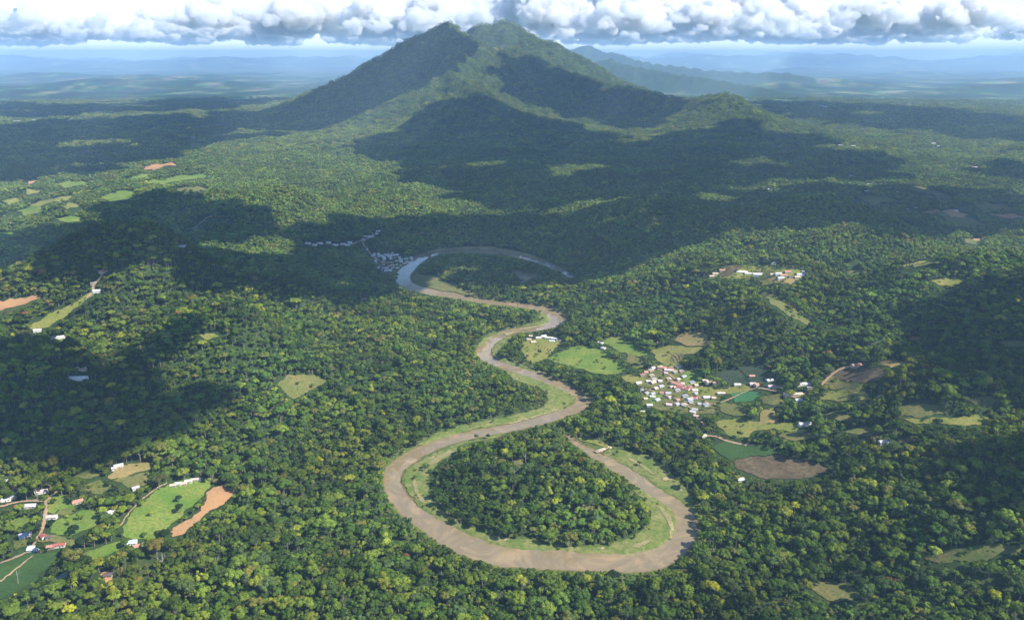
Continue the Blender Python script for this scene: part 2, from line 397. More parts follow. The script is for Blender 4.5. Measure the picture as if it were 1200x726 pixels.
# ------------------------------------------------------------------ open places surveyed from the picture: (name, material, outline in picture points)
FIELDS = [
 ('riverbank','bank',[(597,505),(570,511),(545,517),(515,529),(492,540),(476,550),(471,560),(474,572),(483,583),(496,599),(516,616),(540,630),(570,640),(610,648),(650,653),(690,654),(720,653),(758,647),(778,639),(790,627),(795,615),(790,602),(778,589),(763,579),(748,570),(742,574),(752,584),(762,596),(764,606),(757,617),(745,626),(728,634),(712,639),(690,641),(655,639),(630,634),(600,631),(570,624),(545,616),(524,604),(508,588),(502,573),(504,556),(514,542),(532,532),(536,524),(560,517),(585,512)]),
 ('riverbank','bank',[(703,529),(712,526),(730,528),(755,533),(772,541),(787,555),(801,570),(813,590),(818,601),(812,604),(800,596),(780,580),(760,565),(735,549),(715,537)]),
 ('riverbank','meadow',[(674,511),(690,512),(700,516),(712,520),(709,525),(695,521),(680,516)]),
 ('riverbank','bank',[(488,523),(512,508),(545,498),(575,492),(605,487),(628,481),(644,471),(641,460),(630,452),(645,449),(662,454),(674,463),(672,472),(655,482),(630,490),(600,496),(565,501),(535,508),(507,521)]),
 ('meadow','bank',[(590,435),(604,437),(622,443),(637,448),(627,453),(612,449),(600,444)]),
 ('riverbank','bank',[(577,402),(590,396),(602,393),(597,400),(587,405),(584,414),(592,420),(606,425),(625,432),(642,440),(634,443),(605,431),(586,424),(577,416),(575,409)]),
 ('riverbank','bank',[(583,391),(600,387),(630,378),(633,366),(643,366),(651,373),(648,378),(625,382),(603,385),(585,391),(575,397),(564,408),(558,406),(566,396)]),
 ('riverbank','olive',[(484,326),(490,321),(505,324),(525,331),(545,339),(562,345),(555,348),(535,343),(510,339),(492,334),(483,331)]),
 ('mudbank','sand',[(500,295),(515,291),(545,289),(575,289),(600,293),(622,299),(640,306),(634,307),(610,299),(580,293),(550,292),(520,294),(505,298)]),
 ('pasture','pasture',[(643,419),(660,411),(678,405),(695,407),(705,412),(718,421),(733,434),(725,438),(700,438),(680,433),(666,428),(650,425)]),
 ('meadow','meadow',[(613,401),(625,397),(642,397),(662,401),(646,412),(641,420),(625,427),(612,416)]),
 ('pasture','pasture',[(703,401),(718,395),(733,396),(745,404),(760,416),(745,418),(728,413),(712,406)]),
 ('dry_field','tan',[(790,399),(797,391),(815,388),(830,394),(833,402),(820,406),(805,405)]),
 ('meadow','meadow',[(760,411),(785,405),(803,407),(826,405),(815,416),(800,415),(800,430),(796,436),(785,432),(770,421)]),
 ('ploughed_field','plough',[(785,413),(800,414),(798,425),(786,426)]),
 ('pasture','pasture',[(800,438),(812,432),(824,438),(818,450),(805,453)]),
 ('meadow','meadow',[(825,458),(850,455),(872,450),(880,456),(855,461),(835,464)]),
 ('crop_field','emerald',[(853,461),(880,458),(892,463),(880,471),(862,471)]),
 ('meadow','olive',[(895,464),(912,462),(920,472),(905,476),(893,474)]),
 ('meadow','meadow',[(838,495),(855,491),(880,493),(900,497),(935,493),(946,500),(930,506),(905,503),(882,506),(875,513),(858,513)]),
 ('dry_field','tan',[(888,497),(893,481),(905,478),(914,496)]),
 ('ploughed_field','plough',[(976,439),(990,430),(1007,427),(1025,432),(1039,438),(1030,446),(1010,450),(990,446)]),
 ('pasture','olive',[(962,447),(978,440),(1006,450),(1013,456),(1000,461),(975,456)]),
 ('meadow','meadow',[(954,463),(975,458),(1000,455),(1016,462),(1019,470),(990,470),(965,469)]),
 ('meadow','olive',[(955,485),(975,483),(1000,489),(1010,494),(985,494)]),
 ('meadow','olive',[(1052,479),(1065,473),(1100,475),(1113,480),(1112,487),(1080,488),(1055,489)]),
 ('meadow','meadow',[(1060,491),(1100,490),(1140,488),(1161,490),(1163,499),(1130,499),(1090,497),(1065,495)]),
 ('ploughed_field','plough',[(858,541),(880,535),(920,534),(950,542),(977,550),(960,556),(940,562),(915,561),(890,561),(865,549)]),
 ('pasture','darkgreen',[(834,524),(850,516),(890,522),(925,533),(880,534),(858,540),(842,533)]),
 ('pasture','pasture',[(142,617),(155,600),(170,585),(190,572),(210,563),(235,559),(250,561),(242,577),(227,592),(212,604),(201,616),(186,630),(160,632),(145,629)]),
 ('bare_soil','soil',[(201,622),(216,610),(236,599),(243,580),(250,570),(262,566),(274,579),(262,590),(246,600),(229,612),(216,626),(203,630)]),
 ('lawn','pasture',[(57,581),(87,580),(86,592),(70,598),(64,604),(57,598)]),
 ('lawn','olive',[(66,604),(72,597),(86,592),(84,602),(72,606)]),
 ('lawn','pasture',[(58,614),(75,606),(100,597),(116,602),(110,616),(92,626),(68,628),(58,624)]),
 ('pasture','darkgreen',[(-40,672),(0,660),(22,648),(72,650),(57,665),(28,690),(0,702),(-40,720)]),
 ('lawn','olive',[(46,626),(66,628),(92,634),(84,642),(62,636),(44,634)]),
 ('clearing','tan',[(126,560),(134,548),(150,544),(180,542),(178,550),(160,553),(142,561)]),
 ('clearing','olive',[(134,563),(150,558),(172,555),(173,568),(150,571)]),
 ('clearing','olive',[(100,568),(120,562),(130,570),(118,580),(104,578)]),
 ('lawn','pasture',[(100,648),(125,640),(142,634),(146,640),(128,650),(106,656)]),
 ('clearing','soil',[(116,672),(130,669),(133,680),(124,683)]),
 ('hill_meadow','meadow',[(29,384),(50,372),(80,357),(107,343),(108,348),(85,364),(65,379),(55,385),(38,389)]),
 ('bare_soil','soil',[(-30,359),(0,353),(15,350),(48,347),(45,351),(20,361),(-20,370)]),
 ('clearing','olive',[(322,448),(340,440),(375,440),(383,447),(356,461),(345,469)]),
 ('hill_meadow','meadow',[(232,393),(250,391),(262,394),(246,399)]),
 ('hill_meadow','meadow',[(160,405),(180,403),(184,409),(166,412)]),
 ('pasture','pasture',[(145,212),(155,206),(175,203),(173,208)]),
 ('pasture','pasture',[(172,215),(200,208),(238,203),(243,208),(215,211),(190,216)]),
 ('pasture','pasture',[(118,231),(140,223),(161,225),(150,235),(130,237)]),
 ('bare_soil','soil',[(165,197),(185,193),(206,190),(208,194),(180,200)]),
 ('meadow','meadow',[(30,242),(55,234),(76,230),(86,232),(60,239),(44,244)]),
 ('pasture','pasture',[(-10,252),(25,246),(56,249),(30,254)]),
 ('pasture','pasture',[(84,203),(100,200),(120,201),(105,206)]),
 ('meadow','meadow',[(30,226),(46,222),(48,226),(34,230)]),
 ('pasture','pasture',[(-10,272),(22,270),(18,279),(-10,280)]),
 ('meadow','meadow',[(74,243),(90,237),(94,241),(80,246)]),
 ('bare_soil','soil',[(28,212),(44,209),(46,214),(32,216)]),
 ('pasture','olive',[(1002,232),(1025,228),(1056,236),(1020,241)]),
 ('ploughed_field','soil',[(1082,249),(1098,245),(1117,246),(1136,254),(1112,254)]),
 ('pasture','olive',[(1072,250),(1084,250),(1114,255),(1138,255),(1154,262),(1140,266),(1110,259)]),
 ('pasture','olive',[(1118,241),(1150,237),(1176,239),(1192,245),(1150,246)]),
 ('ploughed_field','soil',[(1158,252),(1180,250),(1210,254),(1190,258)]),
 ('pasture','olive',[(1060,219),(1085,220),(1118,231),(1100,234)]),
 ('meadow','meadow',[(1088,329),(1108,326),(1130,328),(1128,334),(1100,333)]),
 ('lawn','meadow',[(872,315),(884,311),(906,315),(910,320),(892,320)]),
 ('lawn','tan',[(896,327),(915,325),(938,327),(925,334),(905,333)]),
 ('clearing','plough',[(840,321),(856,312),(872,311),(866,319),(848,326)]),
 ('pasture','olive',[(884,338),(905,345),(922,355),(938,368),(953,379),(945,381),(925,371),(903,357)]),
 ('clearing','olive',[(1128,283),(1142,277),(1152,281),(1142,288)]),
 ('clearing','tan',[(1064,395),(1080,395),(1078,400),(1068,400)]),
 ('clearing','tan',[(1050,516),(1068,513),(1072,517),(1056,520)]),
 ('clearing','olive',[(1085,652),(1120,645),(1170,637),(1200,639),(1192,649),(1150,656),(1108,659)]),
 ('clearing','olive',[(944,690),(970,680),(992,684),(1012,700),(980,707)]),
 ('crop_field','darkcrop',[(866,432),(890,423),(912,445),(906,456),(880,449)]),
 ('crop_field','darkcrop',[(838,440),(858,430),(882,450),(870,458)]),
 ('sand','sand',[(527,527),(510,537),(500,545),(506,546),(520,537),(532,530)]),
 ('sand','sand',[(487,562),(491,578),(499,590),(494,590),(487,579),(483,564)]),
 ('sand','sand',[(775,593),(786,606),(790,620),(787,632),(784,632),(786,620),(780,607),(771,594)]),
 ('sand','sand',[(738,641),(750,636),(763,631),(761,636),(748,642)]),
 ('village_green','olive',[(750,440),(768,427),(795,427),(812,440),(846,470),(838,485),(800,485),(752,475)]),
 ('village_green','meadow',[(834,325),(850,317),(870,311),(905,309),(936,316),(942,326),(920,333),(895,335),(870,327)]),
 ('meadow','meadow',[(1056,311),(1084,306),(1102,310),(1072,315)]),
 ('pasture','olive',[(985,318),(1010,314),(1024,318),(1000,322)]),
 ('pasture','pasture',[(60,258),(86,254),(100,257),(78,261)]),
 ('meadow','olive',[(1168,402),(1190,398),(1210,403),(1185,408)]),
 ('meadow','olive',[(735,414),(750,421),(757,430),(745,432),(735,424)]),
 ('meadow','meadow',[(728,440),(742,438),(760,447),(748,452),(735,447)]),
 ('meadow','meadow',[(800,455),(830,452),(846,456),(838,464),(815,466)]),
 ('meadow','olive',[(838,470),(862,474),(880,480),(870,488),(848,484)]),
 ('meadow','pasture',[(756,462),(770,458),(778,468),(765,474)]),
 ('meadow','olive',[(905,508),(940,505),(960,512),(930,517)]),
 ('meadow','olive',[(985,505),(1010,500),(1040,506),(1015,512)]),
 ('meadow','tan',[(1030,425),(1050,420),(1062,426),(1045,432)]),
 ('meadow','olive',[(1130,470),(1150,466),(1175,472),(1155,478)]),
 ('meadow','olive',[(600,540),(612,537),(616,543),(604,545)]),
 ('meadow','olive',[(90,556),(108,550),(122,556),(104,562)]),
 ('lawn','pasture',[(8,612),(24,604),(40,608),(26,618)]),
 ('lawn','olive',[(12,636),(28,632),(34,640),(18,646)]),
 ('meadow','meadow',[(58,592),(66,590),(64,596),(58,597)]),
 ('pasture','pasture',[(60,216),(92,212),(110,215),(84,220)]),
 ('pasture','olive',[(200,222),(230,218),(250,221),(222,226)]),
 ('meadow','meadow',[(2,236),(18,232),(26,236),(10,240)]),
 ('sandbar','sand',[(722,652),(738,649),(765,645),(757,650),(738,654)]),
 ('sandbar','sand',[(604,386),(622,382),(641,378),(636,382),(615,386)]),
 ('sand','sand',[(588,498),(615,491),(640,484),(656,478),(651,482),(625,490),(600,497)]),
 ('sand','sand',[(735,536),(745,540),(756,547),(768,556),(764,556),(750,546),(738,540)]),
 ('sand','sand',[(590,392),(612,388),(640,381),(634,384),(610,389),(594,394)]),
]
ROADS = [
 ('dirt_road', 4.2, [(-10,597),(20,589),(40,587),(52,588),(60,582),(68,573),(73,567)]),
 ('dirt_road', 4.0, [(53,588),(54,597),(52,610),(50,620),(43,632),(34,645),(22,652),(-10,664)]),
 ('footpath', 1.8, [(140,618),(148,606),(158,594),(170,583),(184,573),(196,566)]),
 ('dirt_road', 4.5, [(828,511),(840,512),(852,517),(870,521),(885,522)]),
 ('footpath', 3.0, [(806,476),(812,482),(817,490),(824,497),(828,505)]),
 ('dirt_road', 4.5, [(962,452),(972,442),(985,433),(1000,430)]),
 ('footpath', 2.2, [(0,682),(14,671),(28,660),(38,652)]),
 ('dirt_road', 5.0, [(100,352),(108,343),(110,334),(118,325),(122,318)]),
 ('dirt_road', 4.0, [(766,431),(782,438),(796,448),(812,460),(834,474),(850,470),(880,457),(905,458),(930,466),(950,458)]),
 ('footpath', 3.0, [(756,456),(775,462),(800,470),(822,476)]),
 ('dirt_road', 6.0, [(362,288),(385,287),(410,287),(424,282),(436,278),(446,270)]),
 ('dirt_road', 6.0, [(424,283),(430,293),(440,303),(452,309),(468,306),(482,304)]),
 ('footpath', 4.0, [(216,272),(235,262),(250,254),(275,254)]),
]
# houses and sheds: (px, py, length m, depth m, roof colour, turn in degrees, label)
W_, PK, RD, SA, GR, LI, DK, TN, GG, TE = 'white','pink','red','salmon','grey','lilac','dark','tan','greygreen','teal'
NEAR_H = [
 (8,564,13,7,W_,20,'white-roofed house at the left picture edge under the shaded forest'),
 (18,572,7,5,RD,-10,'small red roof among trees by the left picture edge'),
 (5,586,15,8,W_,35,'long pale house at the left picture edge beside the dirt road'),
 (16,583,6,5,W_,10,'tiny white hut behind the red-roofed house by the road'),
 (50,576,17,8,PK,25,'large pinkish white house above the dirt road fork'),
 (23,594,10,8,RD,8,'red-roofed house joined end to end with a white and blue one'),
 (36,593,14,8,W_,8,'white and blue roofed house beside a red-roofed one'),
 (91,588,13,8,SA,40,'salmon-roofed house at the back of the small lawns'),
 (61,606,12,7,PK,10,'small house with pink and white roof right of the road'),
 (30,627,13,8,LI,25,'lilac grey house under dark trees left of the road'),
 (51,629,8,6,RD,-40,'small hut with bright red roof'),
 (57,630,6,5,DK,20,'dark grey hut touching the bright red hut'),
 (40,643,13,10,W_,5,'white house at the top edge of the dark green field'),
 (60,641,9,6,SA,15,'white and salmon house behind the dark green field'),
 (70,639,13,6,RD,12,'long red roof beside bare red earth'),
 (91,645,5,4,W_,-20,'tiny white hut under a round tree'),
 (139,546,12,8,W_,30,'white house with annex on the upper tan clearing'),
 (134,549,7,6,PK,30,'pink annex in front of the white clearing house'),
 (159,572,9,6,LI,40,'lilac grey house behind the big round tree'),
 (130,600,9,7,W_,60,'white house among trees left of the bright pasture'),
 (154,636,13,9,TE,15,'pale teal roof below the bright pasture'),
 (163,640,12,7,SA,30,'orange red roof below the bright pasture'),
 (127,674,9,7,DK,10,'dark red-brown hut on a small orange yard'),
 (73,676,10,7,GG,35,'grey green roof sunk in forest'),
 (203,569,8,6,TN,15,'tan hut at the left end of the row above the pasture'),
 (209,567,8,6,W_,15,'white hut second in the row above the pasture'),
 (215,567,9,6,TN,15,'pale tan hut third in the row above the pasture'),
 (221,564,10,6,W_,15,'white hut fourth in the row above the pasture'),
 (230,562,13,5,PK,12,'long pinkish shed at the right end of the row above the pasture'),
 (817,508,13,10,SA,30,'salmon-roofed house at the end of the pale track'),
 (824,511,10,8,TN,30,'tan house beside the salmon-roofed one on the pale track'),
 (868,562,11,8,W_,10,'white house alone in forest below the brown field'),
 (1035,518,14,8,W_,10,'white house alone in forest below the long yellow meadow'),
 (943,497,20,9,W_,5,'long white shed at the end of the yellow meadow'),
 (72,395,22,10,W_,30,'white house below the hilltop meadow'),
 (61,396,12,9,PK,30,'pink house beside the white one below the hilltop meadow'),
 (44,387,14,8,W_,20,'white shed at the foot of the hilltop meadow strip'),
 (90,443,34,9,W_,4,'long white shed in the shaded left forest'),
 (95,432,16,9,TN,10,'tan house above the long white shed'),
 (114,341,16,9,W_,10,'white house at the top of the hilltop meadow'),
 (121,318,18,10,SA,40,'pink-roofed house on the crest of the left hill'),
 (110,332,12,8,TN,20,'tan house on the hill track'),
 (214,289,16,12,W_,20,'white house in the cloud-shaded forest on the left'),
 (220,295,14,9,RD,10,'red-roofed house below a white one in the shaded forest'),
 (1004,428,20,10,SA,10,'salmon-roofed house on top of the brown knoll'),
 (1143,281,26,12,SA,10,'salmon-roofed house alone on the far right hillside'),
 (772,402,9,7,SA,10,'small salmon house at the left of the dry field'),
 (427,350,14,8,RD,10,'red-roofed house in the forest below the riverside village'),
]
VILL = []   # (group, place text, list of (px,py,L,W,roof,turn))
def scatter(poly, n, cols, size, seed, mind):
    rr = random.Random(seed); out = []; xs = [p[0] for p in poly]; ys = [p[1] for p in poly]; tries = 0
    while len(out) < n and tries < 4000:
        tries += 1
        p = (rr.uniform(min(xs), max(xs)), rr.uniform(min(ys), max(ys)))
        if not inpoly(np.array(p[0]), np.array(p[1]), poly): continue
        if any(abs(p[0]-q[0]) < mind and abs(p[1]-q[1]) < mind*.5 for q in out): continue
        out.append((p[0], p[1], rr.uniform(*size), rr.uniform(7, 10), rr.choice(cols), rr.choice([12, 100, 30, -10])+rr.uniform(-8, 8)))
    return out
VILL.append(('houses of the valley village', 'in the valley village right of the river',
  scatter([(752,438),(770,428),(794,429),(806,440),(818,454),(842,470),(836,482),(806,480),(782,476),(752,470)], 50, [W_,TN,TN,PK,PK,GR,SA,TN,GR,LI], (6,10.5), 5, 6.0)
  +[(793,450,26,10,SA,-38),(800,455,26,10,RD,-38),(776,431,18,9,SA,-15),(784,434,18,9,PK,-15),(748,449,11,8,W_,20),(760,447,9,7,W_,0),(761,475,10,8,W_,0),(753,483,9,7,W_,0),
    (812,483,10,7,W_,-30),(816,488,9,6,TN,-30),(812,467,13,10,RD,0),(828,466,12,9,W_,0)]))
VILL.append(('houses along the lane beyond the green crop', 'strung along the lane by the emerald crop',
  [(881,441,10,8,SA,0),(882,450,11,8,PK,0),(888,451,13,9,SA,20),(902,446,12,9,W_,10),(904,453,12,8,PK,0),(910,454,14,8,SA,0),(925,463,20,8,TN,5),(934,462,18,8,TN,5),(938,451,14,9,W_,10),(945,450,18,9,W_,5),
   (950,454,14,8,TN,0),(936,469,12,8,W_,0),(864,451,12,8,W_,0),(830,448,14,8,TN,10),(838,449,10,8,SA,0),(845,461,14,7,PK,0),(826,446,10,7,TN,0)]))
VILL.append(('houses of the riverside village', 'in the shaded riverside village at the far river loop',
  scatter([(433,301),(442,294),(456,295),(470,300),(486,302),(478,311),(470,313),(458,318),(446,317),(440,310)], 46, [W_,W_,PK,PK,TN,TN,SA,DK], (7,12), 8, 4.4)
  +[(447,300,48,9,W_,-55),(454,299,40,9,W_,-45)]))
VILL.append(('houses along the shaded ridge road', 'along the shaded ridge road above the riverside village',
  [(361,285,18,10,W_,0),(369,287,14,9,PK,0),(375,285,16,9,PK,10),(385,284,14,9,W_,0),(393,287,18,9,W_,0),(402,286,16,9,PK,0),(407,287,18,10,PK,0),(410,284,14,9,W_,0),
   (426,281,12,9,W_,0),(428,277,16,9,TN,20),(434,277,22,9,W_,25),(440,274,20,9,W_,25),(443,271,14,9,W_,20),(429,292,12,10,W_,0)]))
VILL.append(('houses of the river-bend hamlet', 'in the small hamlet on the inner river bend',
  [(620,398,10,8,TN,0),(625,401,11,8,TN,10),(631,396,12,8,W_,10),(637,394,12,8,W_,20),(643,396,18,8,W_,-10),(650,397,16,8,W_,-15),(655,399,10,7,PK,0),(647,400,12,7,W_,-10),(622,394,8,7,TN,0),(704,402,12,8,W_,-40),(707,408,10,8,W_,-40)]))
VILL.append(('buildings of the hill hamlet', 'in the sunny hill hamlet with the yellow lawn',
  [(869,319,28,12,W_,-8),(877,321,18,10,W_,-8),(891,322,34,14,W_,-10),(907,309,18,12,W_,60),(906,322,14,9,TN,0),(912,321,14,9,W_,0),(918,323,16,9,SA,0),(923,319,14,9,SA,0),(915,326,14,9,W_,0),
   (938,322,18,10,W_,0),(934,325,12,9,TN,0),(838,321,14,9,TN,0),(834,324,12,8,TN,0),(846,317,14,9,SA,0),(943,319,14,9,GR,0),(927,325,12,8,DK,0)]))
VILL.append(('scattered houses of the far right foothills', 'scattered over the cloud-shaded foothills on the right',
  [(893,183,26,12,RD,0),(898,185,28,12,RD,0),(888,186,20,10,PK,0),(905,187,20,10,PK,0),(867,161,14,10,W_,0),(928,177,22,12,W_,0),(976,203,16,10,W_,0),(1001,203,26,14,RD,0),(1004,207,24,12,RD,0),(998,206,20,10,PK,0),
   (1016,212,18,10,W_,0),(1022,214,20,10,W_,0),(1027,213,20,10,W_,0),(1032,215,18,10,W_,0),(1040,215,18,10,W_,0),(1018,216,18,10,W_,0),(1018,224,34,12,W_,0),(1051,225,16,10,W_,0),(1099,217,18,10,W_,0),
   (1008,227,16,10,W_,0),(1046,240,16,10,W_,0),(1050,240,14,10,W_,0),(1044,242,14,10,PK,0),(1064,245,16,10,W_,0),(1073,243,16,10,W_,0),(1101,241,16,10,W_,0),(1120,247,14,9,W_,0),(897,219,24,10,PK,0),(902,222,18,10,W_,0),(909,224,16,10,W_,0),
   (927,234,16,10,W_,0),(934,228,14,10,W_,0),(985,170,30,12,W_,0),(1000,171,24,12,PK,0),(1015,190,24,12,W_,0)]))
VILL.append(('houses of the far right plain', 'on the sunlit plain at the far right edge',
  [(1117,198,34,14,W_,0),(1124,197,26,14,PK,0),(1143,196,40,14,PK,0),(1146,198,26,14,SA,0),(1138,202,22,12,W_,0),(1145,203,22,12,W_,0),(1145,210,26,14,W_,0),(1166,194,26,14,W_,0),(1177,190,36,14,TN,0),(1195,211,24,12,PK,0),
   (1092,198,26,12,W_,0),(1079,192,24,12,TN,0),(1065,187,24,12,TN,0),(1094,168,26,12,W_,0),(1100,171,22,12,W_,0),(962,124,60,20,W_,0),(967,125,50,20,W_,0),(926,132,70,20,TN,0),(1006,126,50,20,PK,0)]))
VILL.append(('houses of the far left plain', 'on the far left plain beyond the green pastures',
  [(8,261,18,10,W_,0),(14,262,18,10,PK,0),(52,206,20,10,W_,0),(190,166,26,12,W_,0),(197,166,26,12,W_,0),(212,165,26,12,W_,0),(226,161,26,12,W_,0),(233,165,24,12,W_,0),(20,142,60,20,W_,0),(40,141,60,20,W_,0),(55,221,16,10,W_,0),(247,207,16,10,W_,0)]))

# mask of everything that must stay free of trees, as seen from the air
MW, MH = 1320, 740; MOX = 60
MASK = np.zeros((MH, MW), bool)
def paint(poly):
    poly = np.asarray(poly, float); x0, y0 = np.floor(poly.min(0)-1); x1, y1 = np.ceil(poly.max(0)+1)
    x0 = int(max(x0, -MOX)); x1 = int(min(x1, MW-MOX-1)); y0 = int(max(y0, 0)); y1 = int(min(y1, MH-1))
    if x1 <= x0 or y1 <= y0: return
    X, Y = np.meshgrid(np.arange(x0, x1+1)+.0, np.arange(y0, y1+1)+.0)
    MASK[y0:y1+1, x0+MOX:x1+1+MOX] |= inpoly(X, Y, poly)
for _, _, poly in FIELDS: paint(poly)
def ribbon_px(pts, half):
    out = []
    for i, p in enumerate(pts):
        out.append((p[0], p[1]-half))
    for p in reversed(pts): out.append((p[0], p[1]+half))
    return out
for _, wd, pts in ROADS: paint(ribbon_px(pts, 1.4)); paint([(x+1.2, y) for x, y in pts]+[(x-1.2, y) for x, y in reversed(pts)])
def open_at(px, py):
    ix = np.clip(np.round(px).astype(int)+MOX, 0, MW-1); iy = np.clip(np.round(py).astype(int), 0, MH-1)
    return MASK[iy, ix] & (px > -MOX) & (px < MW-MOX) & (py > 0) & (py < MH)
paint([(696,534),(700,521),(720,515),(724,526),(706,536)])
# the water itself, as seen
qx, qy = np.meshgrid(np.arange(-MOX, MW-MOX)+.0, np.arange(280, MH)+.0)
wx, wy = at_plane(qx, qy, 0.0)
MASK[280:, :] |= river_sd(wx, wy) < 1.0
allh = [(h[0], h[1], h[2], h[3]) for h in NEAR_H] + [(h[0], h[1], h[2], h[3]) for v in VILL for h in v[2]]
for px, py, l_, w_ in allh:
    x, y = at_plane(px, py, 20.0); dd = math.hypot(math.hypot(x, y), CAM_Z)
    s = FOC/dd; hw = max(.55*l_*s, 1.0); hh = max(3.4*s, .8)
    paint([(px-hw, py-hh), (px+hw, py-hh), (px+hw, py+hh*.8), (px-hw, py+hh*.8)])

# ------------------------------------------------------------------ ground sheet
ra = np.concatenate([np.linspace(60, 650, 12, endpoint=False), np.geomspace(650, 12000, 640, endpoint=False), np.geomspace(12000, 86000, 190)])
ta = np.concatenate([np.linspace(-88, -46, 30, endpoint=False), np.linspace(-46, 46, 760), np.linspace(46, 88, 31)[1:]])*math.pi/180
RR, TT = np.meshgrid(ra, ta, indexing='ij')
tx = RR*np.sin(TT); ty = RR*np.cos(TT)-40
tz = height(tx, ty)
# far canopy of the plain shows as low woods
nr, nc = RR.shape
idx = np.arange(nr*nc).reshape(nr, nc)
F = np.stack([idx[:-1,:-1], idx[:-1,1:], idx[1:,1:], idx[1:,:-1]], -1).reshape(-1, 4)
me = mesh_np('ground', np.stack([tx, ty, tz], -1).reshape(-1, 3), F, [M['ground']], smooth=True)
sdg = river_sd(tx, ty).ravel()
a = me.attributes.new('far', 'FLOAT', 'POINT'); a.data.foreach_set('value', (sstep(6500, 11000, RR.ravel())*(1-sstep(20, 90, mountain(tx, ty).ravel()))).astype(np.float32))
a = me.attributes.new('bank', 'FLOAT', 'POINT'); a.data.foreach_set('value', (1-sstep(20, 45, sdg)).astype(np.float32))
a = me.attributes.new('shore', 'FLOAT', 'POINT'); a.data.foreach_set('value', (1-sstep(1.0, 4.5, sdg)).astype(np.float32))
tag(link('ground', me), kind='structure')

# ------------------------------------------------------------------ water sheet
sub = 1
cellx, celly = SDF.shape[1]-1, SDF.shape[0]-1
keep = np.minimum(np.minimum(SDF[:-1,:-1], SDF[1:,1:]), np.minimum(SDF[:-1,1:], SDF[1:,:-1])) < 4.5
vi = np.arange(SDF.size).reshape(SDF.shape)
F = np.stack([vi[:-1,:-1], vi[:-1,1:], vi[1:,1:], vi[1:,:-1]], -1)[keep]
u, inv = np.unique(F, return_inverse=True)
V = np.stack([GX.ravel()[u], GY.ravel()[u], np.zeros(len(u))], -1)
tag(link('river', mesh_np('river', V, inv.reshape(-1, 4), [M['water']], smooth=True)), kind='structure')

# ------------------------------------------------------------------ fields, banks, roads draped on the ground
def nm_bank(n): return n in ('riverbank', 'mudbank')
def drape(name, mat, poly_xy, lift, cell):
    P = np.asarray(poly_xy, float)
    # densify and roughen the edge
    pts = []
    for a, b in zip(P, np.roll(P, -1, 0)):
        n = max(1, int(np.hypot(*(b-a))/cell))
        for t in np.arange(n)/n: pts.append(a+(b-a)*t)
    pts = np.array(pts)
    pts = pts + .75*cell*np.stack([noise2(pts[:,0]/cell/2.2+5, pts[:,1]/cell/2.2), noise2(pts[:,0]/cell/2.2+50, pts[:,1]/cell/2.2+9)], 1)
    pts = pts + 1.3*cell*np.stack([noise2(pts[:,0]/cell/7+5, pts[:,1]/cell/7), noise2(pts[:,0]/cell/7+50, pts[:,1]/cell/7+9)], 1)*(0 if name in ('dirt_road', 'footpath', 'sand', 'sandbar') else 1)
    gx, gy = np.meshgrid(np.arange(P[:,0].min(), P[:,0].max(), cell), np.arange(P[:,1].min(), P[:,1].max(), cell))
    gx = gx.ravel()+.31; gy = gy.ravel()+.17
    ins = inpoly(gx, gy, pts)
    allp = [Vector((float(x), float(y))) for x, y in pts] + [Vector((float(x), float(y))) for x, y in zip(gx[ins], gy[ins])]
    n = len(pts)
    vs, es, fs, *_ = delaunay_2d_cdt(allp, [(i, (i+1) % n) for i in range(n)], [], 1, 1e-4)
    if not fs: return None
    V = np.array([(v.x, v.y) for v in vs])
    z = np.maximum(height(V[:,0], V[:,1]), -.6)+lift
    z = np.maximum(z, np.where(river_sd(V[:,0], V[:,1]) > 0, .25, -9))
    if nm_bank(name): z = np.where(river_sd(V[:,0], V[:,1]) < .8+2.2*noise2(V[:,0]/14, V[:,1]/14), np.minimum(z, height(V[:,0], V[:,1])-.5), z)
    if name == 'sandbar': z = np.full(len(V), .16)+.1*noise2(V[:,0]/9, V[:,1]/9)
    tri = np.array([f for f in fs if len(f) == 3], int)
    e1 = V[tri[:,1]]-V[tri[:,0]]; e2 = V[tri[:,2]]-V[tri[:,0]]
    neg = (e1[:,0]*e2[:,1]-e1[:,1]*e2[:,0]) < 0
    tri[neg] = tri[neg][:, ::-1]
    return tag(link(name, mesh_np(name, np.column_stack([V, z]), tri, [M[mat]], smooth=True)), kind='structure')
for k, (nm, mt, poly) in enumerate(FIELDS):
    pl = np.array(poly, float)
    wx, wy, wz = march(pl[:,0], pl[:,1])
    d = float(np.median(np.hypot(wx, wy)))
    ok = np.abs(np.hypot(wx, wy)-d) < .35*d
    if ok.sum() < 3: continue
    drape(nm, mt, np.stack([wx, wy], 1)[ok], .35+.0005*d+.012*(k % 9)+(.45 if nm == 'sand' else -.32 if nm == 'village_green' else 0), max(3.5, d*.0028) if nm != 'sand' else 2.2)
for k, (nm, wd, pts) in enumerate(ROADS):
    pts = np.array(pts, float); wx, wy, wz = march(pts[:,0], pts[:,1])
    ln = smooth_line(np.stack([wx, wy], 1), 5); tg = np.gradient(ln, axis=0); tg /= np.linalg.norm(tg, axis=1)[:,None]+1e-9
    nrm = np.stack([-tg[:,1], tg[:,0]], 1); ww = wd/2*(1+.18*noise2(np.arange(len(ln))*.7+k*3, np.zeros(len(ln))))[:,None]
    d = float(np.median(np.hypot(wx, wy)))
    drape(nm, 'road', np.concatenate([ln+nrm*ww, (ln-nrm*ww)[::-1]]), .75+.0006*d+.01*k, max(2.0, d*.0018))

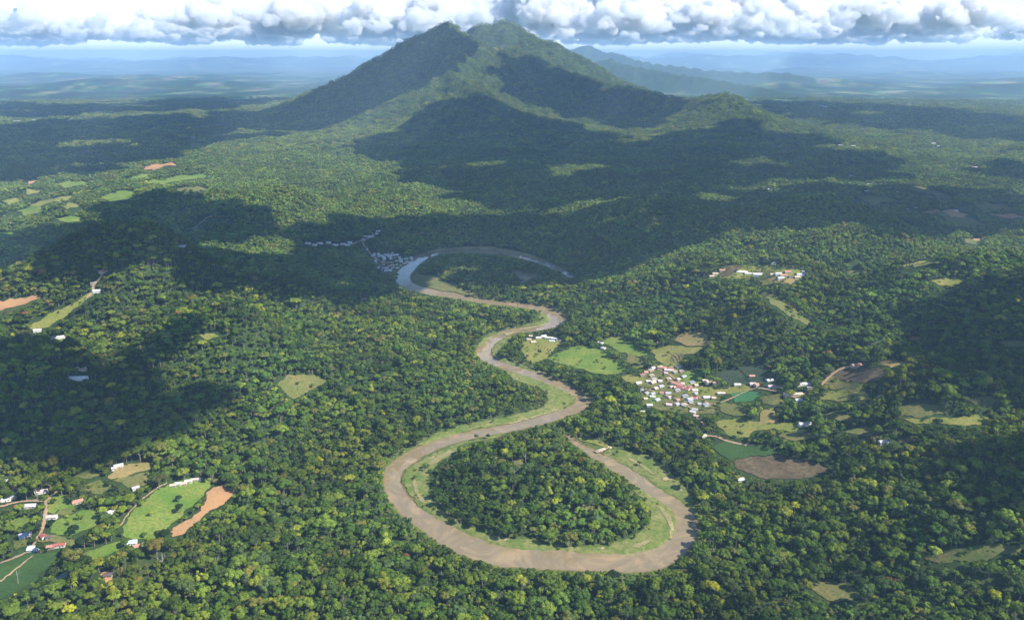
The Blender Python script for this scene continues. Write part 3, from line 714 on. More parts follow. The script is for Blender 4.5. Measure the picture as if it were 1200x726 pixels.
# ------------------------------------------------------------------ tree prototypes (unit crown radius, root at z = 0)
def ico(sub):
    bm = bmesh.new(); bmesh.ops.create_icosphere(bm, subdivisions=sub, radius=1)
    V = np.array([v.co[:] for v in bm.verts]); F = np.array([[v.index for v in f.verts] for f in bm.faces]); bm.free()
    return V, F
ICO1, ICO2, ICO3 = ico(1), ico(2), ico(3)
def crown_geo(seed, nlobes, per, leaf, core=ICO1, shape='round'):
    """returns V, F(tri), colour per vertex: lobes of foliage made of many small leaf sprays over a dark heart"""
    r = np.random.default_rng(seed)
    Vs, Fs, Cs = [], [], []; off = 0
    for i in range(nlobes):
        ph = r.uniform(0, 2*math.pi); q = math.sqrt(r.uniform(0, 1))
        if shape == 'round':  rad, zc, lr = .68*q, 1.55+.42*math.sqrt(max(0, 1-q*q))*r.uniform(.5, 1.15), r.uniform(.26, .46)
        elif shape == 'flat': rad, zc, lr = .78*q, 1.62+.18*math.sqrt(max(0, 1-q*q))+r.uniform(-.06, .08), r.uniform(.24, .38)
        elif shape == 'open': rad, zc, lr = .85*q, 1.35+.6*r.uniform(0, 1), r.uniform(.15, .27)
        elif shape == 'tall': rad, zc, lr = .5*q, 1.1+1.1*(1-q)*r.uniform(.5, 1.1)+.2, r.uniform(.26, .42)
        else:                 rad, zc, lr = .80*q, 1.25+.55*(1-q)*r.uniform(.2, 1.2), r.uniform(.20, .36)
        c = np.array([rad*math.cos(ph), rad*math.sin(ph), zc])
        lobe_tone = r.uniform(.82, 1.18)
        sc = np.array([lr, lr, lr*r.uniform(.62, .85)])
        V = core[0]*sc*.88*(1+.18*r.normal(size=(len(core[0]), 1)))+c
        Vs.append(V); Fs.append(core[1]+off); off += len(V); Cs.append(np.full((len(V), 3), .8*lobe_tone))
        # leaf sprays
        n = r.normal(size=(per, 3)); n[:,2] = np.abs(n[:,2])*1.0-.25; n /= np.linalg.norm(n, axis=1)[:,None]
        p = c + n*sc*r.uniform(.88, 1.08, (per, 1))
        nn = n + .24*r.normal(size=(per, 3)); nn /= np.linalg.norm(nn, axis=1)[:,None]
        t1 = np.cross(nn, r.normal(size=(per, 3))); t1 /= np.linalg.norm(t1, axis=1)[:,None]; t2 = np.cross(nn, t1)
        s = leaf*r.uniform(.6, 1.35, (per, 1))
        A = p+t1*s; B = p-t1*s*.5+t2*s*.8; D = p-t1*s*.5-t2*s*.8
        Vs.append(np.stack([A, B, D], 1).reshape(-1, 3)); Fs.append(np.arange(3*per).reshape(-1, 3)+off); off += 3*per
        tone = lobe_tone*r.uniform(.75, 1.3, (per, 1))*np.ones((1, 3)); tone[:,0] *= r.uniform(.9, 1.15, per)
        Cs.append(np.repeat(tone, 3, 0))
    return np.concatenate(Vs), np.concatenate(Fs), np.concatenate(Cs)
def palm_geo(seed):
    r = np.random.default_rng(seed); Vs, Fs = [], []; off = 0
    for i in range(17):
        a = i*2.4+r.uniform(-.2, .2); up = r.uniform(.1, .75); L_ = r.uniform(.85, 1.1); prev = None
        for k in range(6):
            t = k/5; rad = L_*t; z = 2.0+up*math.sin(t*2.1)*.75-.55*t*t
            wdt = .13*math.sin(min(1, t+.12)*math.pi)+.015
            c = np.array([rad*math.cos(a), rad*math.sin(a), z]); s = np.array([-math.sin(a), math.cos(a), -.25])*wdt
            s2 = np.array([math.sin(a), -math.cos(a), -.25])*wdt
            Vs += [c+s, c, c+s2]
            if k:
                b = off+3*(k-1)
                Fs += [[b, b+1, b+4], [b, b+4, b+3], [b+1, b+2, b+5], [b+1, b+5, b+4]]
        off += 18
    V = np.array(Vs); return V, np.array(Fs), np.full((len(V), 3), 1.0)
def trunk_geo(seed, top=1.45, r0=.075, limbs=4):
    r = np.random.default_rng(seed); Vs, Fs = [], []; off = 0
    def tube(pts, rads, n=6):
        nonlocal off
        pts = np.array(pts); 
        for i, (p, q) in enumerate(zip(pts, rads)):
            d = pts[min(i+1, len(pts)-1)]-pts[max(i-1, 0)]; d = d/np.linalg.norm(d)
            a = np.cross(d, [0.3, 1, .1]); a /= np.linalg.norm(a); b = np.cross(d, a)
            for k in range(n): Vs.append(p+q*(a*math.cos(2*math.pi*k/n)+b*math.sin(2*math.pi*k/n)))
        for i in range(len(pts)-1):
            for k in range(n):
                v0 = off+i*n+k; v1 = off+i*n+(k+1) % n
                Fs.append([v0, v1, v1+n]); Fs.append([v0, v1+n, v0+n])
        off += len(pts)*n
    tube([(0,0,-.35), (.02,.01,.3), (r.uniform(-.06,.06), r.uniform(-.06,.06), .8), (r.uniform(-.08,.08), r.uniform(-.08,.08), top)], [r0*1.5, r0, r0*.8, r0*.45])
    for i in range(limbs):
        a = r.uniform(0, 2*math.pi); l = r.uniform(.35, .6); z = r.uniform(.75, 1.1)
        tube([(0,0,z), (l*.5*math.cos(a), l*.5*math.sin(a), z+.2), (l*math.cos(a), l*math.sin(a), z+.5)], [r0*.5, r0*.38, r0*.16], 5)
    return np.array(Vs), np.array(Fs)
def geo_mesh(name, parts):
    """parts: list of (V, F, C, material index)"""
    V = np.concatenate([p[0] for p in parts]); off = 0; F = []; mi = []; Cc = []
    for v, f, c, m in parts:
        F.append(f+off); off += len(v); mi.append(np.full(len(f), m)); Cc.append(np.ones((len(v), 3)) if c is None else c)
    me = mesh_np(name, V, np.concatenate(F), [M['leaf'], M['bark']], np.concatenate(mi))
    a = me.attributes.new('ctint', 'FLOAT_COLOR', 'POINT')
    a.data.foreach_set('color', np.column_stack([np.concatenate(Cc), np.ones(len(V))]).astype(np.float32).ravel())
    return me
SHAPES = ['round','round','round','flat','flat','tall','bushy','bushy','round','open','bushy','tall','open','flat','palm']
CROWN, TRUNK, NEARP = [], [], []
proto_col = bpy.data.collections.new('forest_kinds')            # never linked to the scene: only a source for the forest
for i, s in enumerate(SHAPES):
    if s == 'palm': g = palm_geo(i); tk = trunk_geo(i, 2.0, .04, 0)
    else:
        nl = {'round': 15, 'flat': 17, 'tall': 13, 'bushy': 20, 'open': 15}[s]
        g = crown_geo(100+i, nl, 62, .085, ICO1, s); tk = trunk_geo(i)
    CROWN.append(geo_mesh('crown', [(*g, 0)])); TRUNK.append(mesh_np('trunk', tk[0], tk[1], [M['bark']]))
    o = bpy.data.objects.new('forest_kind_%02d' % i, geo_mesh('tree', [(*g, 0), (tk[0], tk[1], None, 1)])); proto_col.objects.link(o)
NK = len(SHAPES)
# groups of trees for the middle and far distance
def patch_geo(seed, size, n, nl, per, leaf, core, rr):
    r = np.random.default_rng(seed); parts = []
    k = int(math.ceil(math.sqrt(n)))
    for i in range(k):
        for j in range(k):
            x = ((i+.5)/k-.5)*size+r.uniform(-.42, .42)*size/k; y = ((j+.5)/k-.5)*size+r.uniform(-.42, .42)*size/k
            g = crown_geo(r.integers(1e6), nl, per, leaf, core, r.choice(['round','round','bushy','tall','round']))
            q = r.uniform(*rr); zz = q*r.uniform(.8, 1.25)
            V = g[0]*np.array([q, q, zz])+np.array([x, y, r.uniform(-3, 1.5)])
            tone = r.uniform(.62, 1.4)*np.array([r.uniform(.85, 1.3), 1, r.uniform(.8, 1.1)])
            if r.random() < .012: tone = np.array([1.9, 1.25, 1.2])
            parts.append((V, g[1], g[2]*tone, 0))
    return geo_mesh('tree_group', parts)
mid_col = bpy.data.collections.new('forest_groups'); far_col = bpy.data.collections.new('forest_stands')
for i in range(7):
    mid_col.objects.link(bpy.data.objects.new('forest_group_%02d' % i, patch_geo(300+i, 34, 14, 10, 24, .15, ICO1, (4.2, 7.4))))
for i in range(6):
    far_col.objects.link(bpy.data.objects.new('forest_stand_%02d' % i, patch_geo(500+i, 48, 25, 3, 6, .3, ICO1, (4.5, 8.5))))

# ------------------------------------------------------------------ where the trees stand
PAL = np.array([(.020,.044,.013),(.028,.062,.016),(.042,.080,.019),(.056,.098,.021),(.085,.125,.025),(.064,.084,.028),(.030,.058,.028),(.024,.048,.022),(.075,.085,.043),(.11,.150,.022),(.12,.085,.045)])
PAL = PAL*np.array([2.5, 1.98, 1.3])
PW = np.array([.15,.22,.26,.16,.04,.04,.08,.05,.008,.006,.001])
def tints(x, y, n, r):
    dry = fbm(x/260+4, y/260, 3); lush = fbm(x/170-7, y/170+3, 3)
    k = r.choice(len(PAL), n, p=PW/PW.sum()); col = PAL[k].copy()
    col *= np.clip(1+.75*lush, .55, 1.6)[:,None]
    col[:,0] *= np.clip(1+.28*dry, .82, 1.25); col[:,2] *= np.clip(1-.3*dry, .8, 1.2)
    return col*r.uniform(.8, 1.22, (n, 1))
def jitter_grid(y0, y1, step, az, r):
    X = np.arange(-y1*math.tan(az)*1.02, y1*math.tan(az)*1.02, step); Y = np.arange(y0*.3, y1, step)
    X, Y = np.meshgrid(X, Y); X = X.ravel()+r.uniform(-.48, .48, X.size)*step; Y = Y.ravel()+r.uniform(-.48, .48, Y.size)*step
    d = np.hypot(X, Y); k = (d >= y0) & (d < y1) & (np.abs(np.arctan2(X, Y)) < az)
    return X[k], Y[k]
r1 = np.random.default_rng(11)
NEAR1, MID1, FAR1 = 2150.0, 5200.0, 13500.0
tx, ty = jitter_grid(640, NEAR1, 8.7, R(54), r1)
tzv = height(tx, ty); sdv = river_sd(tx, ty); n = len(tx)
rad = r1.gamma(4.2, 1.08, n)+1.4; rad = np.clip(rad*(1+.35*fbm(tx/140, ty/140, 2)), 3.0, 11.5)
kind = r1.integers(0, NK-1, n); pz = r1.uniform(.82, 1.25, n)
pal = (r1.random(n) < .035+.10*(fbm(tx/200+40, ty/200, 2) > .25)); kind[pal] = NK-1; rad[pal] = r1.uniform(3.5, 5, pal.sum()); pz[pal] = r1.uniform(1.3, 1.9, pal.sum())
keepm = sdv > 2.0
p0 = project(tx, ty, tzv+1)
wobx = 5.0*fbm(tx/30, ty/30, 2); woby = 3.0*fbm(tx/30+40, ty/30, 2)
KEEP = MASK.copy(); MASK[:] = False
for nm, mt, poly in FIELDS:
    if mt in ('olive', 'meadow', 'tan', 'pasture') and nm != 'riverbank' or nm == 'riverbank' and mt == 'bank': paint(poly)
soft = open_at(p0[0], p0[1]); MASK[:] = False
for px, py, l_, w_ in allh: paint([(px-4, py-2), (px+4, py-2), (px+4, py+5), (px-4, py+5)])
soft &= ~open_at(p0[0], p0[1]); MASK[:] = KEEP
MASK[:] = False
for nm, mt, poly in FIELDS:
    if nm == 'village_green': paint(poly)
yard = open_at(p0[0], p0[1]); MASK[:] = KEEP
inside = soft & (r1.random(n) < .022+.30*yard+.24*sstep(.1, .45, fbm(tx/55+3, ty/55, 3))) & (sdv > 6)
keepm &= ~open_at(p0[0]+wobx, p0[1]+woby)
alive = np.zeros(n, bool)
for f in (1.0, .62, .36):                       # trees that would hide open ground are shorter shrubs, or missing
    ok = keepm & ~alive
    bad = np.zeros(n, bool)
    for fz, fx in ((2.15, 0), (1.7, -.7), (1.7, .7), (1.2, 0)):
        q = project(tx+fx*rad*f, ty, tzv+rad*f*pz*fz); bad |= open_at(q[0]+wobx*.6, q[1]+woby*.4)
    ok &= ~bad
    rad[ok] *= f; alive |= ok
rad[inside & ~alive] = np.minimum(rad[inside & ~alive]*.62, 4.2); alive |= inside
tx, ty, tzv, rad, kind, pz = (v[alive] for v in (tx, ty, tzv, rad, kind, pz)); n = len(tx)
# trees that stand out by themselves: (px, py of crown, radius, kind, colour, label)
SOLO = [
 (185,562,11,0,(.075,.085,.03),'big round olive tree at the edge of the bright pasture'),
 (209,583,5,2,(.03,.055,.02),'upper of two round dark trees standing in the bright pasture'),
 (210,594,6.5,8,(.028,.05,.018),'lower of two round dark trees standing in the bright pasture'),
 (193,622,7,6,(.03,.05,.018),'dark bushy tree between the bright pasture and the bare soil'),
 (182,640,12,3,(.15,.13,.03),'broad golden olive tree beside the orange red roof'),
 (98,634,9,0,(.03,.05,.02),'round dark tree beside the tiny white hut'),
 (86,617,7,6,(.025,.045,.018),'dark bushy tree in the middle of the village lawn'),
 (60,612,5,8,(.02,.04,.016),'dark round tree in front of the pink and white house'),
 (84,583,7,2,(.05,.07,.025),'round tree behind the village lawns beside the road'),
 (42,616,6,6,(.03,.05,.02),'dark tree left of the dirt road below the fork'),
 (294,606,6.5,2,(.19,.24,.018),'left one of a pair of round lime yellow trees'),
 (306,601,7,0,(.19,.24,.018),'right one of a pair of round lime yellow trees'),
 (286,619,5.5,8,(.17,.23,.018),'lime yellow tree just below the lime yellow pair'),
 (414,654,5.5,5,(.10,.20,.03),'pointed bright green tree in the forest left of the river loop'),
 (476,652,6,3,(.19,.09,.05),'rusty flat-topped tree in the forest below the river'),
 (426,613,5,1,(.24,.22,.02),'small golden yellow tree left of the river loop'),
 (717,674,9,0,(.022,.045,.015),'large dark tree jutting over the near river bank'),
 (749,684,5,4,(.22,.14,.09),'pinkish tan tree in the forest below the river'),
 (737,684,6,8,(.05,.12,.018),'fresh green tree beside the pinkish tan tree'),
 (648,428,5,6,(.03,.05,.02),'dark bushy tree at the left point of the green pasture'),
 (632,412,5,8,(.03,.05,.022),'dark tree standing in the meadow of the river-bend hamlet'),
 (618,417,4,2,(.028,.048,.02),'small dark tree at the left of the river-bend meadow'),
 (610,424,5,6,(.06,.03,.035),'purplish bush on the river bank by the meadow'),
 (960,462,8,6,(.03,.05,.02),'dark bushy tree in front of the olive hillside pasture'),
 (1022,454,9,0,(.025,.045,.018),'round dark tree right of the olive hillside pasture'),
 (866,508,5,8,(.03,.05,.02),'dark tree in the lower edge of the yellow meadow'),
 (1098,495,9,3,(.035,.06,.02),'flat-topped tree in front of the long yellow meadow'),
 (536,449,0,0,(0,0,0),''),
]
def march_up(px, py, up):
    dx, dy, dz = (float(v) for v in ray(px, py)); t = np.linspace(700, 4000, 3301)
    f = CAM_Z+dz*t-height(dx*t, dy*t)-up; t = float(t[np.argmax(f < 0)])
    return dx*t, dy*t, float(height(dx*t, dy*t))
SOLO = [(*march_up(px, py, r_*1.5), r_, k_, px, col_, lab_) for px, py, r_, k_, col_, lab_ in SOLO if r_ > 0]
clear = np.ones(n, bool)
for sx_, sy_, sz_, r_, *_ in SOLO: clear &= np.hypot(tx-sx_, ty-sy_) > .75*r_+.55*rad
tx, ty, tzv, rad, kind, pz = (v[clear] for v in (tx, ty, tzv, rad, kind, pz)); n = len(tx)
tcol = tints(tx, ty, n, r1); rot = r1.uniform(0, 2*math.pi, n)
# the 300 largest in view stand by themselves
P = project(tx, ty, tzv+rad*1.5)
inv = (P[0] > 4) & (P[0] < 1196) & (P[1] > 0) & (P[1] < 722)
score = np.where(inv, rad/P[2], 0)*np.where(P[1] < 700, 1, .93)
big = np.argsort(-score)[:296]; isbig = np.zeros(n, bool); isbig[big] = True

def forest(name, col, x, y, z, sc, rz, colr, kd, tilt=None):
    me = bpy.data.meshes.new(name); me.vertices.add(len(x))
    me.vertices.foreach_set('co', np.column_stack([x, y, z]).astype(np.float32).ravel())
    a = me.attributes.new('tint', 'FLOAT_COLOR', 'POINT'); a.data.foreach_set('color', np.column_stack([colr, np.ones(len(x))]).astype(np.float32).ravel())
    a = me.attributes.new('grow', 'FLOAT_VECTOR', 'POINT'); a.data.foreach_set('vector', np.asarray(sc, np.float32).ravel())
    e = np.zeros((len(x), 3), np.float32) if tilt is None else np.asarray(tilt, np.float32); 
    if tilt is None: e[:,2] = rz
    a = me.attributes.new('turn', 'FLOAT_VECTOR', 'POINT'); a.data.foreach_set('vector', e.ravel())
    a = me.attributes.new('sort', 'INT', 'POINT'); a.data.foreach_set('value', np.asarray(kd, np.int32))
    o = link(name, me); me.materials.append(M['leaf'])
    g = bpy.data.node_groups.new(name, 'GeometryNodeTree')
    g.interface.new_socket('Geometry', in_out='INPUT', socket_type='NodeSocketGeometry'); g.interface.new_socket('Geometry', in_out='OUTPUT', socket_type='NodeSocketGeometry')
    gi = g.nodes.new('NodeGroupInput'); go = g.nodes.new('NodeGroupOutput')
    m2p = g.nodes.new('GeometryNodeMeshToPoints'); iop = g.nodes.new('GeometryNodeInstanceOnPoints'); ci = g.nodes.new('GeometryNodeCollectionInfo')
    ci.inputs['Collection'].default_value = col; ci.inputs['Separate Children'].default_value = True; ci.inputs['Reset Children'].default_value = True
    iop.inputs['Pick Instance'].default_value = True
    def na(nm, ty):
        q = g.nodes.new('GeometryNodeInputNamedAttribute'); q.data_type = ty; q.inputs['Name'].default_value = nm; return q.outputs['Attribute']
    g.links.new(gi.outputs[0], m2p.inputs[0]); g.links.new(m2p.outputs[0], iop.inputs['Points']); g.links.new(ci.outputs[0], iop.inputs['Instance'])
    e2r = g.nodes.new('FunctionNodeEulerToRotation'); g.links.new(na('turn', 'FLOAT_VECTOR'), e2r.inputs[0]); g.links.new(e2r.outputs[0], iop.inputs['Rotation'])
    g.links.new(na('sort', 'INT'), iop.inputs['Instance Index']); g.links.new(na('grow', 'FLOAT_VECTOR'), iop.inputs['Scale'])
    g.links.new(iop.outputs[0], go.inputs[0])
    o.modifiers.new('trees', 'NODES').node_group = g
    return o
s = ~isbig
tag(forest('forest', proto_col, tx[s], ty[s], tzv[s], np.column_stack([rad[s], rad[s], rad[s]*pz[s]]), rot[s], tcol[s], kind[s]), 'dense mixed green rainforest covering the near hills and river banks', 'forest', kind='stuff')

# low bushes scattered over banks, meadows and clearings
KEEP = MASK.copy(); MASK[:] = False
for nm, mt, poly in FIELDS:
    if mt in ('bank', 'olive', 'meadow', 'tan', 'darkcrop') or nm == 'riverbank': paint(poly)
SCRUB = MASK.copy(); MASK[:] = False
for px, py, l_, w_ in allh: paint([(px-4, py-4), (px+4, py-4), (px+4, py+4), (px-4, py+4)])
NOHOUSE = MASK.copy(); MASK[:] = KEEP
bx_, by_ = jitter_grid(700, 2900, 4.2, R(40), r1)
bz_ = height(bx_, by_); q = project(bx_, by_, bz_)
MASK[:] = SCRUB; k = open_at(q[0], q[1]); MASK[:] = NOHOUSE; k &= ~open_at(q[0], q[1]); MASK[:] = KEEP
k &= (river_sd(bx_, by_) > 3) & (r1.random(len(bx_)) < .015+.42*sstep(.05, .45, fbm(bx_/38, by_/38, 3)))
bx_, by_, bz_ = bx_[k], by_[k], bz_[k]; n = len(bx_)
br = r1.gamma(3, .38, n)+.45; bc = tints(bx_, by_, n, r1)*np.array([1.25, 1.2, .9])
tag(forest('scrub', proto_col, bx_, by_, bz_-br*1.0, np.column_stack([br, br, br*r1.uniform(.75, 1.1, n)]), r1.uniform(0, 6.28, n), bc, r1.integers(6, 11, n)), 'low green bushes dotted over the river banks and meadows', 'bushes', kind='stuff')
print('scrub', n)

def patch_field(y0, y1, step, az, seed, dens=None):
    r = np.random.default_rng(seed)
    x, y = jitter_grid(y0, y1, step, R(az), r); z = height(x, y)
    k = river_sd(x, y) > 14
    for dz in (1, 8, 15):
        q = project(x, y, z+dz); k &= ~open_at(q[0], q[1])
        for ox in (-.4, .4): q2 = project(x+ox*step, y, z+dz); k &= ~open_at(q2[0], q2[1])
    if dens is not None: k &= dens(x, y, z, r)
    x, y, z = x[k], y[k], z[k]; n = len(x)
    e = step*.35
    gx = (height(x+e, y)-height(x-e, y))/(2*e); gy = (height(x, y+e)-height(x, y-e))/(2*e)
    # lean the stand to the slope and turn it freely about its own axis
    from mathutils import Matrix
    rz = r.uniform(0, 2*math.pi, n); tilt = np.zeros((n, 3))
    cx, sx_ = np.cos(rz), np.sin(rz)
    nrm = np.stack([-gx, -gy, np.ones(n)], 1); nrm /= np.linalg.norm(nrm, axis=1)[:,None]
    t = np.stack([cx, sx_, np.zeros(n)], 1); t -= nrm*(t*nrm).sum(1)[:,None]; t /= np.linalg.norm(t, axis=1)[:,None]; b = np.cross(nrm, t)
    # euler xyz of the matrix with columns t, b, nrm
    tilt[:,1] = np.arcsin(np.clip(-t[:,2], -1, 1)); tilt[:,0] = np.arctan2(b[:,2], nrm[:,2]); tilt[:,2] = np.arctan2(t[:,1], t[:,0])
    return x, y, z, tilt, tints(x, y, n, r)*.5+.95*np.array([.054,.074,.018])*np.clip(1+.8*fbm(x/500, y/500, 3), .5, 1.6)[:,None], r
def low_woods(x, y, z, r): return (mountain(x, y) > 25) | (y < 6500) | (r.random(len(x)) > sstep(9000, 13500, y)) & (fbm(x/700+9, y/1000, 4) > -.12+.5*(r.random(len(x))-.5))
x, y, z, tl, cl, r2 = patch_field(NEAR1-12, MID1, 25, 47, 21)
n = len(x); sc = r2.uniform(.85, 1.12, (n, 1))*np.ones((1, 3))
tag(forest('mid_forest', mid_col, x, y, z, sc, None, cl*1.25, r2.integers(0, 7, n), tl), 'unbroken rainforest canopy between the river valley and the mountain foot', 'forest', kind='stuff')
n_mid = n
x, y, z, tl, cl, r2 = patch_field(MID1-40, FAR1, 43, 41, 23, low_woods)
n = len(x); sc = r2.uniform(.88, 1.1, (n, 1))*np.ones((1, 3))
tag(forest('mountain_forest', far_col, x, y, z, sc, None, cl*1.5, r2.integers(0, 6, n), tl), 'forest cloaking the twin-peaked mountain and its foothills', 'forest', kind='stuff')
print('trees', len(tx), 'groups', n_mid, 'stands', n)

# ------------------------------------------------------------------ the nearest trees, one by one
def kind_words(c, sh):
    lum = c[1]; red = c[0]/max(c[1], 1e-3)
    col = 'rusty brown' if red > 1.2 else 'grey olive' if red > .85 else 'bright yellow green' if lum > .135 else 'light green' if lum > .085 else 'mid green' if lum > .055 else 'dark green'
    return col, {'round': 'round-crowned', 'flat': 'flat-topped', 'tall': 'tall narrow', 'bushy': 'bushy', 'open': 'loose-crowned', 'palm': 'feathery palm'}[sh]
def place_words(px, py):
    if px < 200: return 'in the bottom left corner of the forest'
    if px < 430: return 'in the near forest left of the river loop'
    if px < 830: return 'in the near forest below the river loop'
    return 'in the near forest right of the river loop'
def tree(name, x, y, z, r, zf, rz, col, k, label, cat='tree', group=None):
    t = empty(name, (x, y, z), rz); tag(t, label, cat, group)
    a = link('trunk', TRUNK[k], t); a.scale = (r, r, r*zf)
    b = link('crown', CROWN[k], t); b.scale = (r, r, r*zf); b['tint'] = [float(v) for v in col]
    return t
for i in big:
    cw, sw = kind_words(tcol[i], SHAPES[kind[i]]); pw = place_words(P[0][i], P[1][i])
    palmy = SHAPES[kind[i]] == 'palm'
    lab = ('%s %s %s' % (cw, sw, pw)) if palmy else ('%s %s rainforest tree %s' % (cw, sw, pw))
    tree('palm_tree' if palmy else 'rainforest_tree', float(tx[i]), float(ty[i]), float(tzv[i]), float(rad[i]), float(pz[i]), float(rot[i]), tcol[i], int(kind[i]), lab, 'palm' if palmy else 'tree',
         '%s %s trees %s' % (cw, sw, pw))
for x, y, z, r, k, px, col, lab in SOLO:
    tree('lone_tree', x, y, z, r, 1.0, px*1.7, col, k, lab)
# bare pale trunks that rise over the canopy
def dead_tree(px, py, h, lab):
    x, y, z = (float(v[0]) for v in march(px, py))
    t = empty('dead_tree', (x, y, z), px); tag(t, lab, 'dead tree')
    V, Fc = trunk_geo(int(px), 1.45, .02, 4); s = h/1.45
    o = link('trunk', mesh_np('trunk', V*np.array([s, s, s]), Fc, [M['deadwood']]), t)
for a in [(627,553,24,'left one of two bleached bare trunks in the loop forest'),(631,553,23,'right one of two bleached bare trunks in the loop forest'),(616,546,22,'bleached bare trunk behind the pair in the loop forest'),
          (603,562,20,'leaning pale dead trunk in the middle of the loop forest'),(192,668,22,'bleached bare trunk in the forest below the golden olive tree'),(22,684,18,'pale bare trunk beside the dark green field'),
          (303,684,24,'pale dead trunk in the near forest left of the river loop'),(255,668,20,'thin bleached trunk above the near left forest'),(586,632,15,'pale bare trunk at the foot of the loop forest')]: dead_tree(*a)

# ------------------------------------------------------------------ houses
ROOF = {'white': (.52,.505,.48), 'pink': (.55,.42,.39), 'red': (.34,.10,.075), 'salmon': (.44,.22,.165), 'grey': (.36,.36,.37), 'lilac': (.42,.40,.48), 'dark': (.12,.085,.08), 'tan': (.52,.42,.31), 'greygreen': (.28,.33,.26), 'teal': (.42,.55,.52)}
for k, c in ROOF.items(): M['roof_'+k] = plain('roof_sheet_'+k, c, .55, .3, .35)
M['wall_white'] = plain('limewash', (.66,.63,.58), .9, .2); M['wall_tan'] = plain('bare_render', (.42,.34,.26), .9, .2)
M['glass'] = plain('window_glass', (.035,.04,.045), .15, .2); M['door'] = plain('door_paint', (.12,.075,.05), .7, .2)
def boxes(name, bl, mat):
    V, F = [], []
    for x0, y0, z0, x1, y1, z1 in bl:
        b = len(V); V += [(x0,y0,z0),(x1,y0,z0),(x1,y1,z0),(x0,y1,z0),(x0,y0,z1),(x1,y0,z1),(x1,y1,z1),(x0,y1,z1)]
        F += [(b,b+3,b+2,b+1),(b+4,b+5,b+6,b+7),(b,b+1,b+5,b+4),(b+1,b+2,b+6,b+5),(b+2,b+3,b+7,b+6),(b+3,b,b+4,b+7)]
    return mesh_np(name, np.array(V, float), np.array(F), [mat])
_cache = {}
def house_meshes(L_, W_d, roof, wall):
    key = (round(L_), round(W_d), roof, wall)
    if key in _cache: return _cache[key]
    l, d = key[0]/2, key[1]/2; H = 2.9; rise = .42*d; e = .55; t = .14
    # walls with gables
    V = [(-l,-d,-2.5),(l,-d,-2.5),(l,d,-2.5),(-l,d,-2.5),(-l,-d,H),(l,-d,H),(l,d,H),(-l,d,H),(-l,0,H+rise),(l,0,H+rise)]
    me = bpy.data.meshes.new('wall'); me.from_pydata(V, [], [(0,1,5,4),(2,3,7,6),(1,2,6,9,5),(3,0,4,8,7)]); me.materials.append(M[wall])
    # roof: two pitched sheets with thickness and eaves
    k = rise/d; Rv = []; Rf = []
    for s in (-1, 1):
        pr = [(0, H+rise+.03), (s*(d+e), H+.03-k*e)]
        b = len(Rv)
        for x in (-l-e, l+e):
            for (yy, zz) in pr: Rv += [(x, yy, zz), (x, yy, zz+t)]
        Rf += [(b,b+2,b+6,b+4) , (b+1,b+5,b+7,b+3), (b,b+1,b+3,b+2), (b+4,b+6,b+7,b+5), (b+2,b+3,b+7,b+6)]
    rf = bpy.data.meshes.new('roof'); rf.from_pydata(Rv, [], Rf); rf.materials.append(M['roof_'+roof])
    for m_ in (me, rf):
        bm = bmesh.new(); bm.from_mesh(m_); bmesh.ops.recalc_face_normals(bm, faces=bm.faces); bm.to_mesh(m_); bm.free()
    _cache[key] = (me, rf); return _cache[key]
DOOR = boxes('door', [(-.5,-.06,0,.5,.06,2.1)], M['door']); WIN = boxes('window', [(-.7,-.06,0,.7,.06,1.1)], M['glass'])
def house(px, py, L_, W_d, roof, turn, label, group=None, detail=False, name='house', xyz=None):
    x, y, z = xyz if xyz else (float(v[0]) for v in march(px, py+.6))
    t = empty(name, (x, y, z), R(turn)); tag(t, label, 'shed' if 'shed' in label else 'hut' if ' hut' in label else 'house', group)
    wl, rf = house_meshes(L_, W_d, roof, 'wall_tan' if roof in ('tan', 'salmon', 'dark') else 'wall_white')
    link('wall', wl, t); link('roof', rf, t)
    if detail:
        l, d = round(L_)/2, round(W_d)/2
        o = link('door', DOOR, t); o.location = (l*.15, -d-.03, .05)
        for xx in (-l*.62, l*.62): o = link('window', WIN, t); o.location = (xx, -d-.03, 1.1)
        for yy in (-1, 1): o = link('window', WIN, t); o.location = (yy*(l+.03), 0, 1.1); o.rotation_euler = (0, 0, math.pi/2)
    return t
for px, py, l_, d_, rf, tn, lab in NEAR_H:
    house(px, py, l_, d_, rf, tn, lab, None, py > 500, 'shed' if 'shed' in lab else 'hut' if ' hut' in lab else 'house')
RNAME = {'white': 'white-roofed', 'pink': 'pinkish-roofed', 'red': 'red-roofed', 'salmon': 'salmon-roofed', 'grey': 'grey-roofed', 'lilac': 'lilac-roofed', 'dark': 'dark-roofed', 'tan': 'tan-roofed'}
for grp, where, lst in VILL:
    hx, hy, hz = march([h[0] for h in lst], [h[1]+.4 for h in lst])
    for (px, py, l_, d_, rf, tn), x, y, z in zip(lst, hx, hy, hz):
        if np.hypot(x, y) > 30000: continue
        lab = '%s %s %s' % ('long' if l_ > 22 else 'small', RNAME[rf], 'house '+where)
        house(px, py, l_, d_, rf, tn, lab, grp+', '+('long ' if l_ > 22 else 'small ')+RNAME[rf], False, 'village_house', (float(x), float(y), float(z)))

